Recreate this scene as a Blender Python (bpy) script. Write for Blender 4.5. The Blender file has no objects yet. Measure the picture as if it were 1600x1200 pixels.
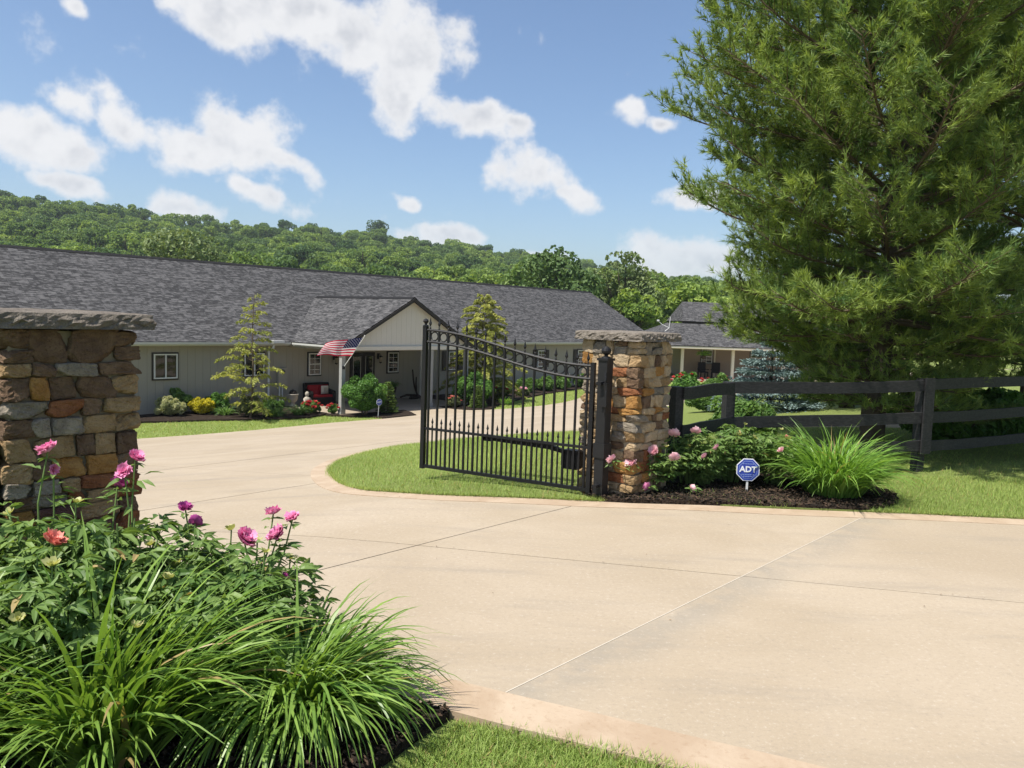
import bpy, bmesh, math, random
import numpy as np
from mathutils import Vector, Matrix
from mathutils.geometry import tessellate_polygon

random.seed(11)
R = np.random.default_rng(11)
SC = bpy.context.scene
COL = SC.collection
rad = math.radians

# ------------------------------------------------------------------ camera, world, sun, exposure
cam_d = bpy.data.cameras.new('camera')
cam_d.sensor_width = 36.0
cam_d.lens = 36.0 * 1250 / 1600
cam_d.clip_start = 0.05
cam_d.clip_end = 9000
cam = bpy.data.objects.new('camera', cam_d)
COL.objects.link(cam)
_r, _u, _f = (0.9994225, 0.00278892, 0.03386572), (-0.03398037, 0.08202717, 0.99605064), (0.0, 0.99662619, -0.08207457)
cam.matrix_world = Matrix(((_r[0], _u[0], -_f[0], 0), (_r[1], _u[1], -_f[1], 0), (_r[2], _u[2], -_f[2], 1.85), (0, 0, 0, 1)))
SC.camera = cam

SUN_AZ = (-0.8, -0.6)
SUN_EL = rad(63)
sv = Vector((SUN_AZ[0], SUN_AZ[1], 0)).normalized() * math.cos(SUN_EL) + Vector((0, 0, math.sin(SUN_EL)))
sun_d = bpy.data.lights.new('sun', 'SUN')
sun_d.energy = 4.4
sun_d.angle = rad(0.53)
sun_d.color = (1.0, 0.945, 0.86)
sun = bpy.data.objects.new('sun', sun_d)
COL.objects.link(sun)
sun.rotation_euler = sv.to_track_quat('Z', 'Y').to_euler()
sun.location = (0, 0, 60)

SC.view_settings.view_transform = 'Standard'
SC.view_settings.look = 'None'
SC.view_settings.exposure = 0.82
SC.view_settings.gamma = 1.0
SC.view_settings.use_curve_mapping = False
SC.render.film_transparent = False
SC.cycles.max_bounces = 6
SC.cycles.diffuse_bounces = 4
SC.cycles.glossy_bounces = 3
SC.cycles.transmission_bounces = 4
SC.cycles.transparent_max_bounces = 6
SC.cycles.use_denoising = True

W = bpy.data.worlds.new('World')
SC.world = W
W.use_nodes = True


class NT:
    """tiny node-tree helper"""
    def __init__(s, tree):
        s.t = tree

    def n(s, kind, **kw):
        nd = s.t.nodes.new(kind)
        for k, v in kw.items():
            if k == 'ins':
                for a, b in v.items():
                    sk = nd.inputs[a]
                    if isinstance(b, bpy.types.NodeSocket):
                        s.t.links.new(b, sk)
                    else:
                        sk.default_value = b
            else:
                setattr(nd, k, v)
        return nd

    def m(s, op, a, b=0.0, c=0.0, clamp=False):
        nd = s.n('ShaderNodeMath', operation=op, use_clamp=clamp)
        for i, v in enumerate((a, b, c)):
            if isinstance(v, bpy.types.NodeSocket):
                s.t.links.new(v, nd.inputs[i])
            else:
                nd.inputs[i].default_value = v
        return nd.outputs[0]

    def mix(s, fac, a, b, blend='MIX'):
        nd = s.n('ShaderNodeMix', data_type='RGBA', blend_type=blend)
        for i, v in ((0, fac), (6, a), (7, b)):
            if isinstance(v, bpy.types.NodeSocket):
                s.t.links.new(v, nd.inputs[i])
            else:
                nd.inputs[i].default_value = v if i == 0 else (*v[:3], 1)
        return nd.outputs[2]

    def ramp(s, fac, lo, hi):
        nd = s.n('ShaderNodeMapRange', interpolation_type='SMOOTHSTEP', ins={0: fac, 1: lo, 2: hi})
        return nd.outputs[0]


def noise(t, scale, detail=4, rough=.55, vec=None, dist=0.0):
    ins = {'Scale': scale, 'Detail': detail, 'Roughness': rough, 'Distortion': dist}
    if vec is not None:
        ins['Vector'] = vec
    return t.n('ShaderNodeTexNoise', ins=ins).outputs['Fac']


def make_sky():
    # cloud density over direction: drifting cumulus banks plus scattered cumulus over the whole sky
    banks = [(-15.1, 19.1, 10.5, 3.4, -15), (-7.8, 17.5, 5.0, 3.4, -30), (-8.4, 14.7, 2.8, 2.1, -60), (-3.1, 13.5, 4.8, 1.3, -8),
             (-0.6, 13.4, 2.1, 0.8, 0), (-20.4, 18.6, 5.0, 2.3, -20), (-11.3, 18.0, 5.5, 3.2, -20), (-28.1, 12.5, 2.3, 1.4, -20),
             (-26.0, 11.5, 3.2, 1.5, -40), (-21.9, 9.9, 5.0, 1.8, -15), (-18.5, 10.8, 3.7, 2.8, -30), (-16.3, 9.8, 2.8, 1.0, -20),
             (-30.2, 9.8, 5.0, 1.8, -5), (-31.9, 10.0, 3.2, 1.7, 0), (-28.2, 7.3, 2.5, 0.9, -10), (-23.0, 6.4, 3.2, 1.1, -10),
             (-18.3, 7.6, 3.7, 1.0, -15), (1.4, 9.9, 4.2, 2.7, -10), (4.7, 8.4, 2.6, 1.4, -15), (7.6, 14.3, 1.7, 1.0, -10),
             (9.4, 13.6, 1.6, 0.6, -10), (-7.6, 7.7, 0.9, 0.5, -5), (12.0, 8.6, 2.5, 1.1, 0), (11.8, 4.7, 6.0, 2.1, 0),
             (-5.3, 5.6, 3.2, 0.8, 0), (-29.1, 17.5, 1.3, 0.7, -20), (1.5, 4.2, 2.8, 0.6, 0)]
    # the same kind of scattered cumulus all round, outside the view
    rb = random.Random(5)
    for k in range(12):
        az = 44 + 272 * (k + rb.random() * .7) / 12
        az = az - 360 if az > 180 else az
        banks.append((az, rb.uniform(8, 32), rb.uniform(5, 12), rb.uniform(1.8, 4.2), rb.uniform(-25, 5)))
    g = bpy.data.node_groups.new('cloud_density', 'ShaderNodeTree')
    g.interface.new_socket('Vector', in_out='INPUT', socket_type='NodeSocketVector')
    g.interface.new_socket('Density', in_out='OUTPUT', socket_type='NodeSocketFloat')
    t = NT(g)
    gi, go = t.n('NodeGroupInput'), t.n('NodeGroupOutput')
    sep = t.n('ShaderNodeSeparateXYZ', ins={0: gi.outputs[0]})
    az = t.m('DEGREES', t.m('ARCTAN2', sep.outputs[0], sep.outputs[1]))
    el = t.m('DEGREES', t.m('ARCSINE', sep.outputs[2]))
    v = t.n('ShaderNodeCombineXYZ', ins={0: az, 1: el}).outputs[0]
    wz = t.n('ShaderNodeTexNoise', ins={'Vector': gi.outputs[0], 'Scale': 9.0, 'Detail': 3.0, 'Roughness': 0.6})
    wv = t.n('ShaderNodeVectorMath', operation='MULTIPLY_ADD', ins={0: wz.outputs['Color'], 1: (4.0, 2.4, 0), 2: (-2.0, -1.2, 0)}).outputs[0]
    v = t.n('ShaderNodeVectorMath', operation='ADD', ins={0: v, 1: wv}).outputs[0]
    acc = None
    for (a, e, ra, re, rot) in banks:
        mp = t.n('ShaderNodeMapping', vector_type='TEXTURE', ins={0: v, 1: (a, e, 0), 2: (0, 0, rad(rot)), 3: (ra * 1.28, re * 1.36, 1)})
        gr = t.n('ShaderNodeTexGradient', gradient_type='SPHERICAL', ins={0: mp.outputs[0]}).outputs['Fac']
        acc = gr if acc is None else t.m('MAXIMUM', acc, gr)
    nz = t.n('ShaderNodeTexNoise', ins={'Vector': gi.outputs[0], 'Scale': 17.0, 'Detail': 7.0, 'Roughness': 0.60})
    d = t.m('ADD', acc, t.m('MULTIPLY', t.m('SUBTRACT', nz.outputs['Fac'], 0.5), 1.75))
    t.t.links.new(d, go.inputs[0])
    t = NT(W.node_tree)
    W.node_tree.nodes.clear()
    sky = t.n('ShaderNodeTexSky', sky_type='NISHITA', sun_disc=False, sun_elevation=SUN_EL,
              sun_rotation=math.atan2(SUN_AZ[0], SUN_AZ[1]), altitude=200, air_density=1.0, dust_density=1.9, ozone_density=1.3)
    skyc = t.mix(1.0, sky.outputs[0], (0.0805, 0.0865, 0.0925), 'MULTIPLY')
    tc = t.n('ShaderNodeTexCoord')
    dv = tc.outputs['Generated']
    dn = t.n('ShaderNodeVectorMath', operation='NORMALIZE', ins={0: dv}).outputs[0]
    up = t.n('ShaderNodeVectorMath', operation='ADD', ins={0: dn, 1: (-0.010, 0.0, 0.020)}).outputs[0]
    d1 = t.n('ShaderNodeGroup', node_tree=g, ins={0: dn}).outputs[0]
    na = noise(t, 11.0, 4, .58, dn)
    nb = noise(t, 11.0, 4, .58, up)
    cov = t.ramp(d1, 0.20, 0.66)
    lit = t.ramp(t.m('SUBTRACT', na, nb), -0.16, 0.10)
    thick = t.ramp(d1, 0.40, 1.05)
    shade = t.m('MULTIPLY', thick, t.m('SUBTRACT', 1.0, lit), clamp=True)
    ccol = t.mix(shade, (0.515, 0.515, 0.52), (0.37, 0.38, 0.405))
    sepz = t.n('ShaderNodeSeparateXYZ', ins={0: dn})
    low = t.ramp(sepz.outputs[2], 0.0, 0.16)
    cov = t.m('MULTIPLY', cov, t.m('MULTIPLY_ADD', low, 0.45, 0.50))
    col = t.mix(cov, skyc, ccol)
    bg = t.n('ShaderNodeBackground', ins={0: col, 1: 1.0})
    t.n('ShaderNodeOutputWorld', ins={0: bg.outputs[0]})


make_sky()
W.cycles.sampling_method = 'MANUAL'
W.cycles.sample_map_resolution = 512

# ------------------------------------------------------------------ places (metres; x right, y away from the gate road, z up)
ANG = rad(41.3)
UX, UY = math.sin(ANG), math.cos(ANG)           # along the house front
NX, NY = UY, -UX                                # out of the house front
EAVE0 = (-13.0124, 27.9429)
FLOOR = -2.03
PILLAR = (1.29, 8.15)


def gt(x, y):
    return -((x - PILLAR[0]) * NX + (y - PILLAR[1]) * NY)


CREST_B = [-60, -32.6, -26.8, -20.7, -9.7, -2.1, 4.2, 8.7, 14.8, 40]
CREST_Y = [400, 420, 440, 470, 500, 530, 560, 580, 600, 640]
CREST_Z = [48, 46.5, 45.0, 42.0, 40.5, 36.5, 32.5, 27.0, 23.0, 20]


def hillz(x, y):
    b = np.degrees(np.arctan2(x, np.maximum(y, 1e-3)))
    crest = np.interp(b, CREST_B, CREST_Z) + 2 + 1.2 * np.sin(b * 1.1) + .8 * np.sin(b * 2.7 + 1)
    yc = np.interp(b, CREST_B, CREST_Y)
    s = np.clip((y - 95) / (yc - 95), 0, 1)
    g = s ** 1.6
    back = np.clip((y - yc) / 700, 0, 1)
    return np.where(y > 95, crest * g * (1 - back), 0)


def gz(x, y):
    x = np.asarray(x, float)
    y = np.asarray(y, float)
    s = np.clip((gt(x, y) - .5) / 19.5, 0, 1)
    a = .12
    g = np.where(s < a, s * s / (2 * a), np.where(s > 1 - a, (1 - a) - (1 - s) ** 2 / (2 * a), s - a / 2)) / (1 - a)
    return -2.06 * g + hillz(x, y)


def hw(s, y):
    """house frame -> world xy (y negative = in front of the eave)"""
    return (EAVE0[0] + UX * s - NX * y, EAVE0[1] + UY * s - NY * y)


# ------------------------------------------------------------------ mesh helpers
def build(name, V, faces, mat=None, parent=None, smooth=False, tint=None, uv=None, midx=None, loc=None):
    V = np.asarray(V, np.float32).reshape(-1, 3)
    me = bpy.data.meshes.new(name)
    fs = [np.asarray(f, np.int32) for f in (faces if isinstance(faces, list) else [faces]) if len(f)]
    nl = sum(f.size for f in fs)
    nf = sum(len(f) for f in fs)
    me.vertices.add(len(V))
    me.vertices.foreach_set('co', V.ravel())
    me.loops.add(nl)
    me.polygons.add(nf)
    me.loops.foreach_set('vertex_index', np.concatenate([f.ravel() for f in fs]))
    tot = np.concatenate([np.full(len(f), f.shape[1], np.int32) for f in fs])
    st = np.concatenate([[0], np.cumsum(tot)[:-1]]).astype(np.int32)
    me.polygons.foreach_set('loop_start', st)
    me.polygons.foreach_set('use_smooth', np.full(nf, bool(smooth)))
    mats = mat if isinstance(mat, (list, tuple)) else [mat]
    for m_ in mats:
        if m_:
            me.materials.append(m_)
    if midx is not None:
        me.polygons.foreach_set('material_index', np.asarray(midx, np.int32))
    if tint is not None:
        at = me.attributes.new('tint', 'FLOAT', 'POINT')
        at.data.foreach_set('value', np.asarray(tint, np.float32))
    if uv is not None:
        ul = me.uv_layers.new(name='UVMap')
        li = np.concatenate([f.ravel() for f in fs])
        ul.data.foreach_set('uv', np.asarray(uv, np.float32)[li].ravel())
    me.update(calc_edges=True)
    me.validate()
    o = bpy.data.objects.new(name, me)
    COL.objects.link(o)
    if parent is not None:
        o.parent = parent
    if loc is not None:
        o.location = loc
    return o


def tag(o, label, cat, group=None):
    o['label'] = label
    o['category'] = cat
    if group:
        o['group'] = group
    return o


def thing(name, label, cat, loc=(0, 0, 0), rz=0.0, group=None):
    o = bpy.data.objects.new(name, None)
    o.empty_display_size = .1
    COL.objects.link(o)
    o.location = loc
    o.rotation_euler = (0, 0, rz)
    return tag(o, label, cat, group)


def kind(o, k):
    o['kind'] = k
    return o


def child(name, me, parent, loc=(0, 0, 0), rot=(0, 0, 0), scale=(1, 1, 1)):
    o = bpy.data.objects.new(name, me)
    COL.objects.link(o)
    o.parent = parent
    o.location = loc
    o.rotation_euler = rot
    o.scale = scale
    return o


def copy_tree(o, parent=None):
    c = o.copy()
    COL.objects.link(c)
    c.parent = parent
    for ch in o.children:
        copy_tree(ch, c)
    return c


class MB:
    def __init__(s):
        s.v, s.q, s.t, s.ng, s.uvs = [], [], [], [], []
        s.n = 0

    def add(s, V, quads=(), tris=()):
        V = np.asarray(V, float).reshape(-1, 3)
        if len(quads):
            s.q.append(np.asarray(quads, int) + s.n)
        if len(tris):
            s.t.append(np.asarray(tris, int) + s.n)
        s.v.append(V)
        s.n += len(V)
        return s

    def box(s, c, size, rz=0.0, M=None):
        x, y, z = [d / 2 for d in size]
        V = np.array([(sx * x, sy * y, sz * z) for sz in (-1, 1) for sy in (-1, 1) for sx in (-1, 1)])
        if M is not None:
            V = V @ np.array(M).T
        if rz:
            cs, sn = math.cos(rz), math.sin(rz)
            V = V @ np.array([[cs, sn, 0], [-sn, cs, 0], [0, 0, 1]])
        return s.add(V + np.array(c), [(0, 2, 3, 1), (4, 5, 7, 6), (0, 1, 5, 4), (2, 6, 7, 3), (0, 4, 6, 2), (1, 3, 7, 5)])

    def bar(s, a, b, w, h=None):
        """square bar from a to b"""
        h = h or w
        a, b = np.array(a, float), np.array(b, float)
        d = b - a
        L = np.linalg.norm(d)
        d /= L
        up = np.array([0, 0, 1.]) if abs(d[2]) < .95 else np.array([0, 1., 0])
        e1 = np.cross(up, d)
        e1 /= np.linalg.norm(e1)
        e2 = np.cross(d, e1)
        V = [p + e1 * sx * w / 2 + e2 * sy * h / 2 for p in (a, b) for sx, sy in ((-1, -1), (1, -1), (1, 1), (-1, 1))]
        return s.add(V, [(0, 3, 2, 1), (4, 5, 6, 7)] + [(i, (i + 1) % 4, 4 + (i + 1) % 4, 4 + i) for i in range(4)])

    def tube(s, pts, r, k=6, caps=True):
        P = np.asarray(pts, float)
        n = len(P)
        r = np.broadcast_to(np.asarray(r, float), (n,))
        T = np.gradient(P, axis=0)
        T /= np.linalg.norm(T, axis=1)[:, None] + 1e-12
        ref = np.array([0, 0, 1.]) if abs(T[0][2]) < .9 else np.array([1., 0, 0])
        e1 = np.cross(T, ref)
        e1 /= np.linalg.norm(e1, axis=1)[:, None] + 1e-12
        e2 = np.cross(T, e1)
        a = np.arange(k) * 2 * math.pi / k
        V = (P[:, None] + r[:, None, None] * (np.cos(a)[None, :, None] * e1[:, None] + np.sin(a)[None, :, None] * e2[:, None])).reshape(-1, 3)
        Q = [(i * k + j, i * k + (j + 1) % k, (i + 1) * k + (j + 1) % k, (i + 1) * k + j) for i in range(n - 1) for j in range(k)]
        T3 = []
        if caps:
            T3 = [(0, j + 1, j) for j in range(1, k - 1)] + [((n - 1) * k, (n - 1) * k + j, (n - 1) * k + j + 1) for j in range(1, k - 1)]
        return s.add(V, Q, T3)

    def lathe(s, prof, c=(0, 0, 0), k=10):
        prof = np.asarray(prof, float)
        a = np.arange(k) * 2 * math.pi / k
        V = np.array([(r_ * math.cos(t) + c[0], r_ * math.sin(t) + c[1], z + c[2]) for r_, z in prof for t in a])
        n = len(prof)
        Q = [(i * k + j, i * k + (j + 1) % k, (i + 1) * k + (j + 1) % k, (i + 1) * k + j) for i in range(n - 1) for j in range(k)]
        return s.add(V, Q)

    def prism(s, poly, axis, lo, hi):
        """extrude a convex/concave polygon: poly in the two other axes"""
        n = len(poly)
        idx = {'x': (1, 2, 0), 'y': (0, 2, 1), 'z': (0, 1, 2)}[axis]
        V = np.zeros((2 * n, 3))
        for k_, h in enumerate((lo, hi)):
            for i, p in enumerate(poly):
                V[k_ * n + i, idx[0]] = p[0]
                V[k_ * n + i, idx[1]] = p[1]
                V[k_ * n + i, idx[2]] = h
        tr = tessellate_polygon([[Vector((p[0], p[1], 0)) for p in poly]])
        T3 = [tuple(t_) for t_ in tr] + [tuple(n + i for i in reversed(t_)) for t_ in tr]
        return s.add(V, [(i, (i + 1) % n, n + (i + 1) % n, n + i) for i in range(n)], T3)

    def build(s, name, mat, parent=None, **kw):
        V = np.concatenate(s.v)
        f = ([np.concatenate(s.q)] if s.q else []) + ([np.concatenate(s.t)] if s.t else [])
        return build(name, V, f, mat, parent, **kw)


def unit(v):
    return v / (np.linalg.norm(v, axis=-1, keepdims=True) + 1e-12)


def leaves(P, D, N, L, Wd, kind_='diamond', fold=.25, droop=.15):
    """leaf faces. P base, D axis, N face normal (all n x 3)"""
    n = len(P)
    D = unit(D)
    S = unit(np.cross(D, N))
    N = np.cross(S, D)
    L = np.broadcast_to(L, (n,))[:, None]
    Wd = np.broadcast_to(Wd, (n,))[:, None]
    if kind_ == 'diamond':
        V = np.stack([P, P + D * L * .5 + S * Wd * .5 + N * Wd * fold, P + D * L - N * L * droop, P + D * L * .5 - S * Wd * .5 + N * Wd * fold], 1)
        b = np.arange(n)[:, None] * 4
        return V.reshape(-1, 3), [np.concatenate([b + [0, 1, 2], b + [0, 2, 3]])], 4
    if kind_ == 'lance':
        m1, m2, tp = P + D * L * .38, P + D * L * .72 - N * L * droop * .45, P + D * L - N * L * droop
        V = np.stack([P, m1 + S * Wd * .5 + N * Wd * fold, m1, m1 - S * Wd * .5 + N * Wd * fold,
                      m2 + S * Wd * .36 + N * Wd * fold * .8, m2, m2 - S * Wd * .36 + N * Wd * fold * .8, tp], 1)
        b = np.arange(n)[:, None] * 8
        T = np.concatenate([b + [0, 1, 2], b + [0, 2, 3], b + [4, 7, 5], b + [5, 7, 6]])
        Q = np.concatenate([b + [1, 4, 5, 2], b + [2, 5, 6, 3]])
        return V.reshape(-1, 3), [T, Q], 8
    # needle: thin triangle
    V = np.stack([P - S * Wd * .5, P + S * Wd * .5, P + D * L], 1)
    b = np.arange(n)[:, None] * 3
    return V.reshape(-1, 3), [b + [0, 1, 2]], 3


def rand_dirs(n, zmin=-1.0):
    z = R.uniform(zmin, 1, n)
    a = R.uniform(0, 2 * math.pi, n)
    r_ = np.sqrt(1 - z * z)
    return np.stack([r_ * np.cos(a), r_ * np.sin(a), z], 1)


def blades(base, az, th0, L, w, bend, nseg=7, twist=None, tip=.04):
    """arching grass blades: base n x 3, az heading, th0 start elevation, bend total bend (rad)"""
    n = len(base)
    t = np.linspace(0, 1, nseg + 1)
    th = th0[:, None] - bend[:, None] * (t[None] ** 1.35)
    ds = (L / nseg)[:, None]
    thm = (th[:, :-1] + th[:, 1:]) / 2
    hr = np.concatenate([np.zeros((n, 1)), np.cumsum(np.cos(thm) * ds, 1)], 1)
    hz = np.concatenate([np.zeros((n, 1)), np.cumsum(np.sin(thm) * ds, 1)], 1)
    H = np.stack([np.cos(az), np.sin(az), np.zeros(n)], 1)
    S = np.stack([-np.sin(az), np.cos(az), np.zeros(n)], 1)
    if twist is None:
        twist = R.normal(0, .5, n)
    C_ = base[:, None] + H[:, None] * hr[..., None]
    C_[..., 2] += hz
    prof = np.minimum(1, np.minimum(.55 + t * 2.2, tip + (1 - t) ** .75 * 1.25))
    tw = twist[:, None] * t[None]
    nrm = np.stack([-np.sin(th) * np.cos(az)[:, None], -np.sin(th) * np.sin(az)[:, None], np.cos(th)], 2)
    sd = S[:, None] * np.cos(tw)[..., None] + nrm * np.sin(tw)[..., None]
    off = sd * (w[:, None] * prof[None] / 2)[..., None]
    V = np.stack([C_ - off, C_ + off], 2)       # n, nseg+1, 2, 3
    k = (nseg + 1) * 2
    b = np.arange(n)[:, None, None] * k + (np.arange(nseg) * 2)[None, :, None]
    Q = (b + np.array([0, 1, 3, 2])[None, None]).reshape(-1, 4)
    return V.reshape(-1, 3), Q, k


def dead_some(t, frac):
    """a few leaves gone straw-coloured"""
    return np.where(R.uniform(0, 1, len(t)) < frac, 1.0, np.clip(t, 0, .95))


def in_poly(px, py, poly):
    ins = np.zeros(len(px), bool)
    n = len(poly)
    for i in range(n):
        x1, y1 = poly[i]
        x2, y2 = poly[(i + 1) % n]
        c = ((y1 > py) != (y2 > py)) & (px < (x2 - x1) * (py - y1) / (y2 - y1 + 1e-12) + x1)
        ins ^= c
    return ins


def smooth_line(pts, per=6, closed=False):
    P = np.array(pts, float)
    n = len(P)
    out = []
    rng_ = range(n if closed else n - 1)
    for i in rng_:
        p0 = P[(i - 1) % n] if closed or i > 0 else 2 * P[0] - P[1]
        p1, p2 = P[i], P[(i + 1) % n]
        p3 = P[(i + 2) % n] if closed or i + 2 < n else 2 * P[-1] - P[-2]
        for k in range(per):
            t = k / per
            out.append(.5 * ((2 * p1) + (-p0 + p2) * t + (2 * p0 - 5 * p1 + 4 * p2 - p3) * t * t + (-p0 + 3 * p1 - 3 * p2 + p3) * t ** 3))
    if not closed:
        out.append(P[-1])
    return [tuple(p) for p in out]


def cut_bm(poly, cuts):
    bm = bmesh.new()
    vs = [bm.verts.new((p[0], p[1], 0)) for p in poly]
    for t in tessellate_polygon([[Vector((p[0], p[1], 0)) for p in poly]]):
        try:
            bm.faces.new([vs[i] for i in t])
        except ValueError:
            pass
    bmesh.ops.recalc_face_normals(bm, faces=bm.faces)
    for co, no in cuts:
        bmesh.ops.bisect_plane(bm, geom=bm.verts[:] + bm.edges[:] + bm.faces[:], plane_co=co, plane_no=no, dist=1e-5)
    for f in bm.faces:
        if f.normal.z < 0:
            f.normal_flip()
    return bm


TCUTS = [((PILLAR[0] - NX * t, PILLAR[1] - NY * t, 0), (NX, NY, 0)) for t in (.5, 1, 1.5, 2, 2.5, 3, 5, 8, 11, 14, 16.5, 17.5, 18, 18.5, 19, 19.5, 20)]


def sheet(name, poly, zoff, mat, skirt=.06, extra=None, parent=None, hill=False):
    """a ground-hugging sheet with a small edge"""
    bm = cut_bm(poly, TCUTS + (extra or []))
    bm_sheet(bm, zoff, skirt)
    me = bpy.data.meshes.new(name)
    bm.to_mesh(me)
    bm.free()
    me.materials.append(mat)
    o = bpy.data.objects.new(name, me)
    COL.objects.link(o)
    o.parent = parent
    return o


def bm_sheet(bm, zoff, skirt):
    for v in bm.verts:
        v.co.z = float(gz(v.co.x, v.co.y)) + zoff
    be = [e for e in bm.edges if e.is_boundary]
    r_ = bmesh.ops.extrude_edge_only(bm, edges=be)
    for v in [g for g in r_['geom'] if isinstance(g, bmesh.types.BMVert)]:
        v.co.z -= skirt


def strip(name, line, w, zoff, mat, parent=None, both=False):
    """band of width w on the left side of a polyline"""
    P = np.array(line, float)
    T = unit(np.gradient(P, axis=0))
    Nn = np.stack([-T[:, 1], T[:, 0]], 1)
    Q_ = P + Nn * w
    A = np.column_stack([P, gz(P[:, 0], P[:, 1]) + zoff])
    B = np.column_stack([Q_, gz(Q_[:, 0], Q_[:, 1]) + zoff])
    n = len(P)
    V = np.concatenate([A, B, A - [0, 0, .05], B - [0, 0, .05]])
    F_ = [(i, i + 1, n + i + 1, n + i) for i in range(n - 1)] + [(i + 1, i, 2 * n + i, 2 * n + i + 1) for i in range(n - 1)] + [(n + i, n + i + 1, 3 * n + i + 1, 3 * n + i) for i in range(n - 1)]
    return build(name, V, np.array(F_), mat, parent)


# ------------------------------------------------------------------ materials
def mat(name):
    m = bpy.data.materials.new(name)
    m.use_nodes = True
    m.node_tree.nodes.clear()
    return m, NT(m.node_tree)


def finish(t, shader, disp=None):
    t.n('ShaderNodeOutputMaterial', ins={0: shader})


def pbr(t, col, rough=.7, spec=.3, normal=None, metal=0.0):
    b = t.n('ShaderNodeBsdfPrincipled')
    for k, v in (('Base Color', col), ('Roughness', rough), ('Specular IOR Level', spec), ('Metallic', metal)):
        if isinstance(v, bpy.types.NodeSocket):
            t.t.links.new(v, b.inputs[k])
        else:
            b.inputs[k].default_value = (*v, 1) if k == 'Base Color' else v
    if normal is not None:
        t.t.links.new(normal, b.inputs['Normal'])
    return b.outputs[0]


def noise(t, scale, detail=4, rough=.55, vec=None, dist=0.0):
    ins = {'Scale': scale, 'Detail': detail, 'Roughness': rough, 'Distortion': dist}
    if vec is not None:
        ins['Vector'] = vec
    return t.n('ShaderNodeTexNoise', ins=ins).outputs['Fac']


def bump(t, h, strength=.3, dist=.02):
    return t.n('ShaderNodeBump', ins={'Height': h, 'Strength': strength, 'Distance': dist}).outputs[0]


def obj_co(t):
    return t.n('ShaderNodeTexCoord').outputs['Object']


def world_co(t):
    return t.n('ShaderNodeNewGeometry').outputs['Position']


def simple(name, col, rough=.6, spec=.3, var=.15, scale=8, bmp=0.0, bscale=40, metal=0.0):
    m, t = mat(name)
    co = obj_co(t)
    n1 = noise(t, scale, 4, .6, co)
    c = t.mix(n1, [x * (1 - var) for x in col], [min(1, x * (1 + var)) for x in col])
    nm = bump(t, noise(t, bscale, 3, .6, co), bmp, .01) if bmp else None
    finish(t, pbr(t, c, rough, spec, nm, metal))
    return m


def leafmat(name, c1, c2, trans=.32, rough=.45, spec=.25, tcol=None, objvar=0.0, dead=None):
    m, t = mat(name)
    tint = t.n('ShaderNodeAttribute', attribute_name='tint').outputs['Fac']
    c = t.mix(tint, c1, c2)
    if dead:
        c = t.mix(t.ramp(tint, .955, .985), c, dead)
    if objvar:
        rnd = t.n('ShaderNodeObjectInfo').outputs['Random']
        c = t.mix(rnd, t.mix(1.0, c, (1 - objvar, 1 - objvar * .8, 1 - objvar * .6), 'MULTIPLY'), t.mix(1.0, c, (1 + objvar * 1.2, 1 + objvar * .9, 1), 'MULTIPLY'))
    b = pbr(t, c, rough, spec)
    tr = t.mix(1.0, c, tcol or (1.5, 1.45, .7), 'MULTIPLY')
    tl = t.n('ShaderNodeBsdfTranslucent', ins={0: tr}).outputs[0]
    finish(t, t.n('ShaderNodeMixShader', ins={0: trans, 1: b, 2: tl}).outputs[0])
    return m


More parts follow.
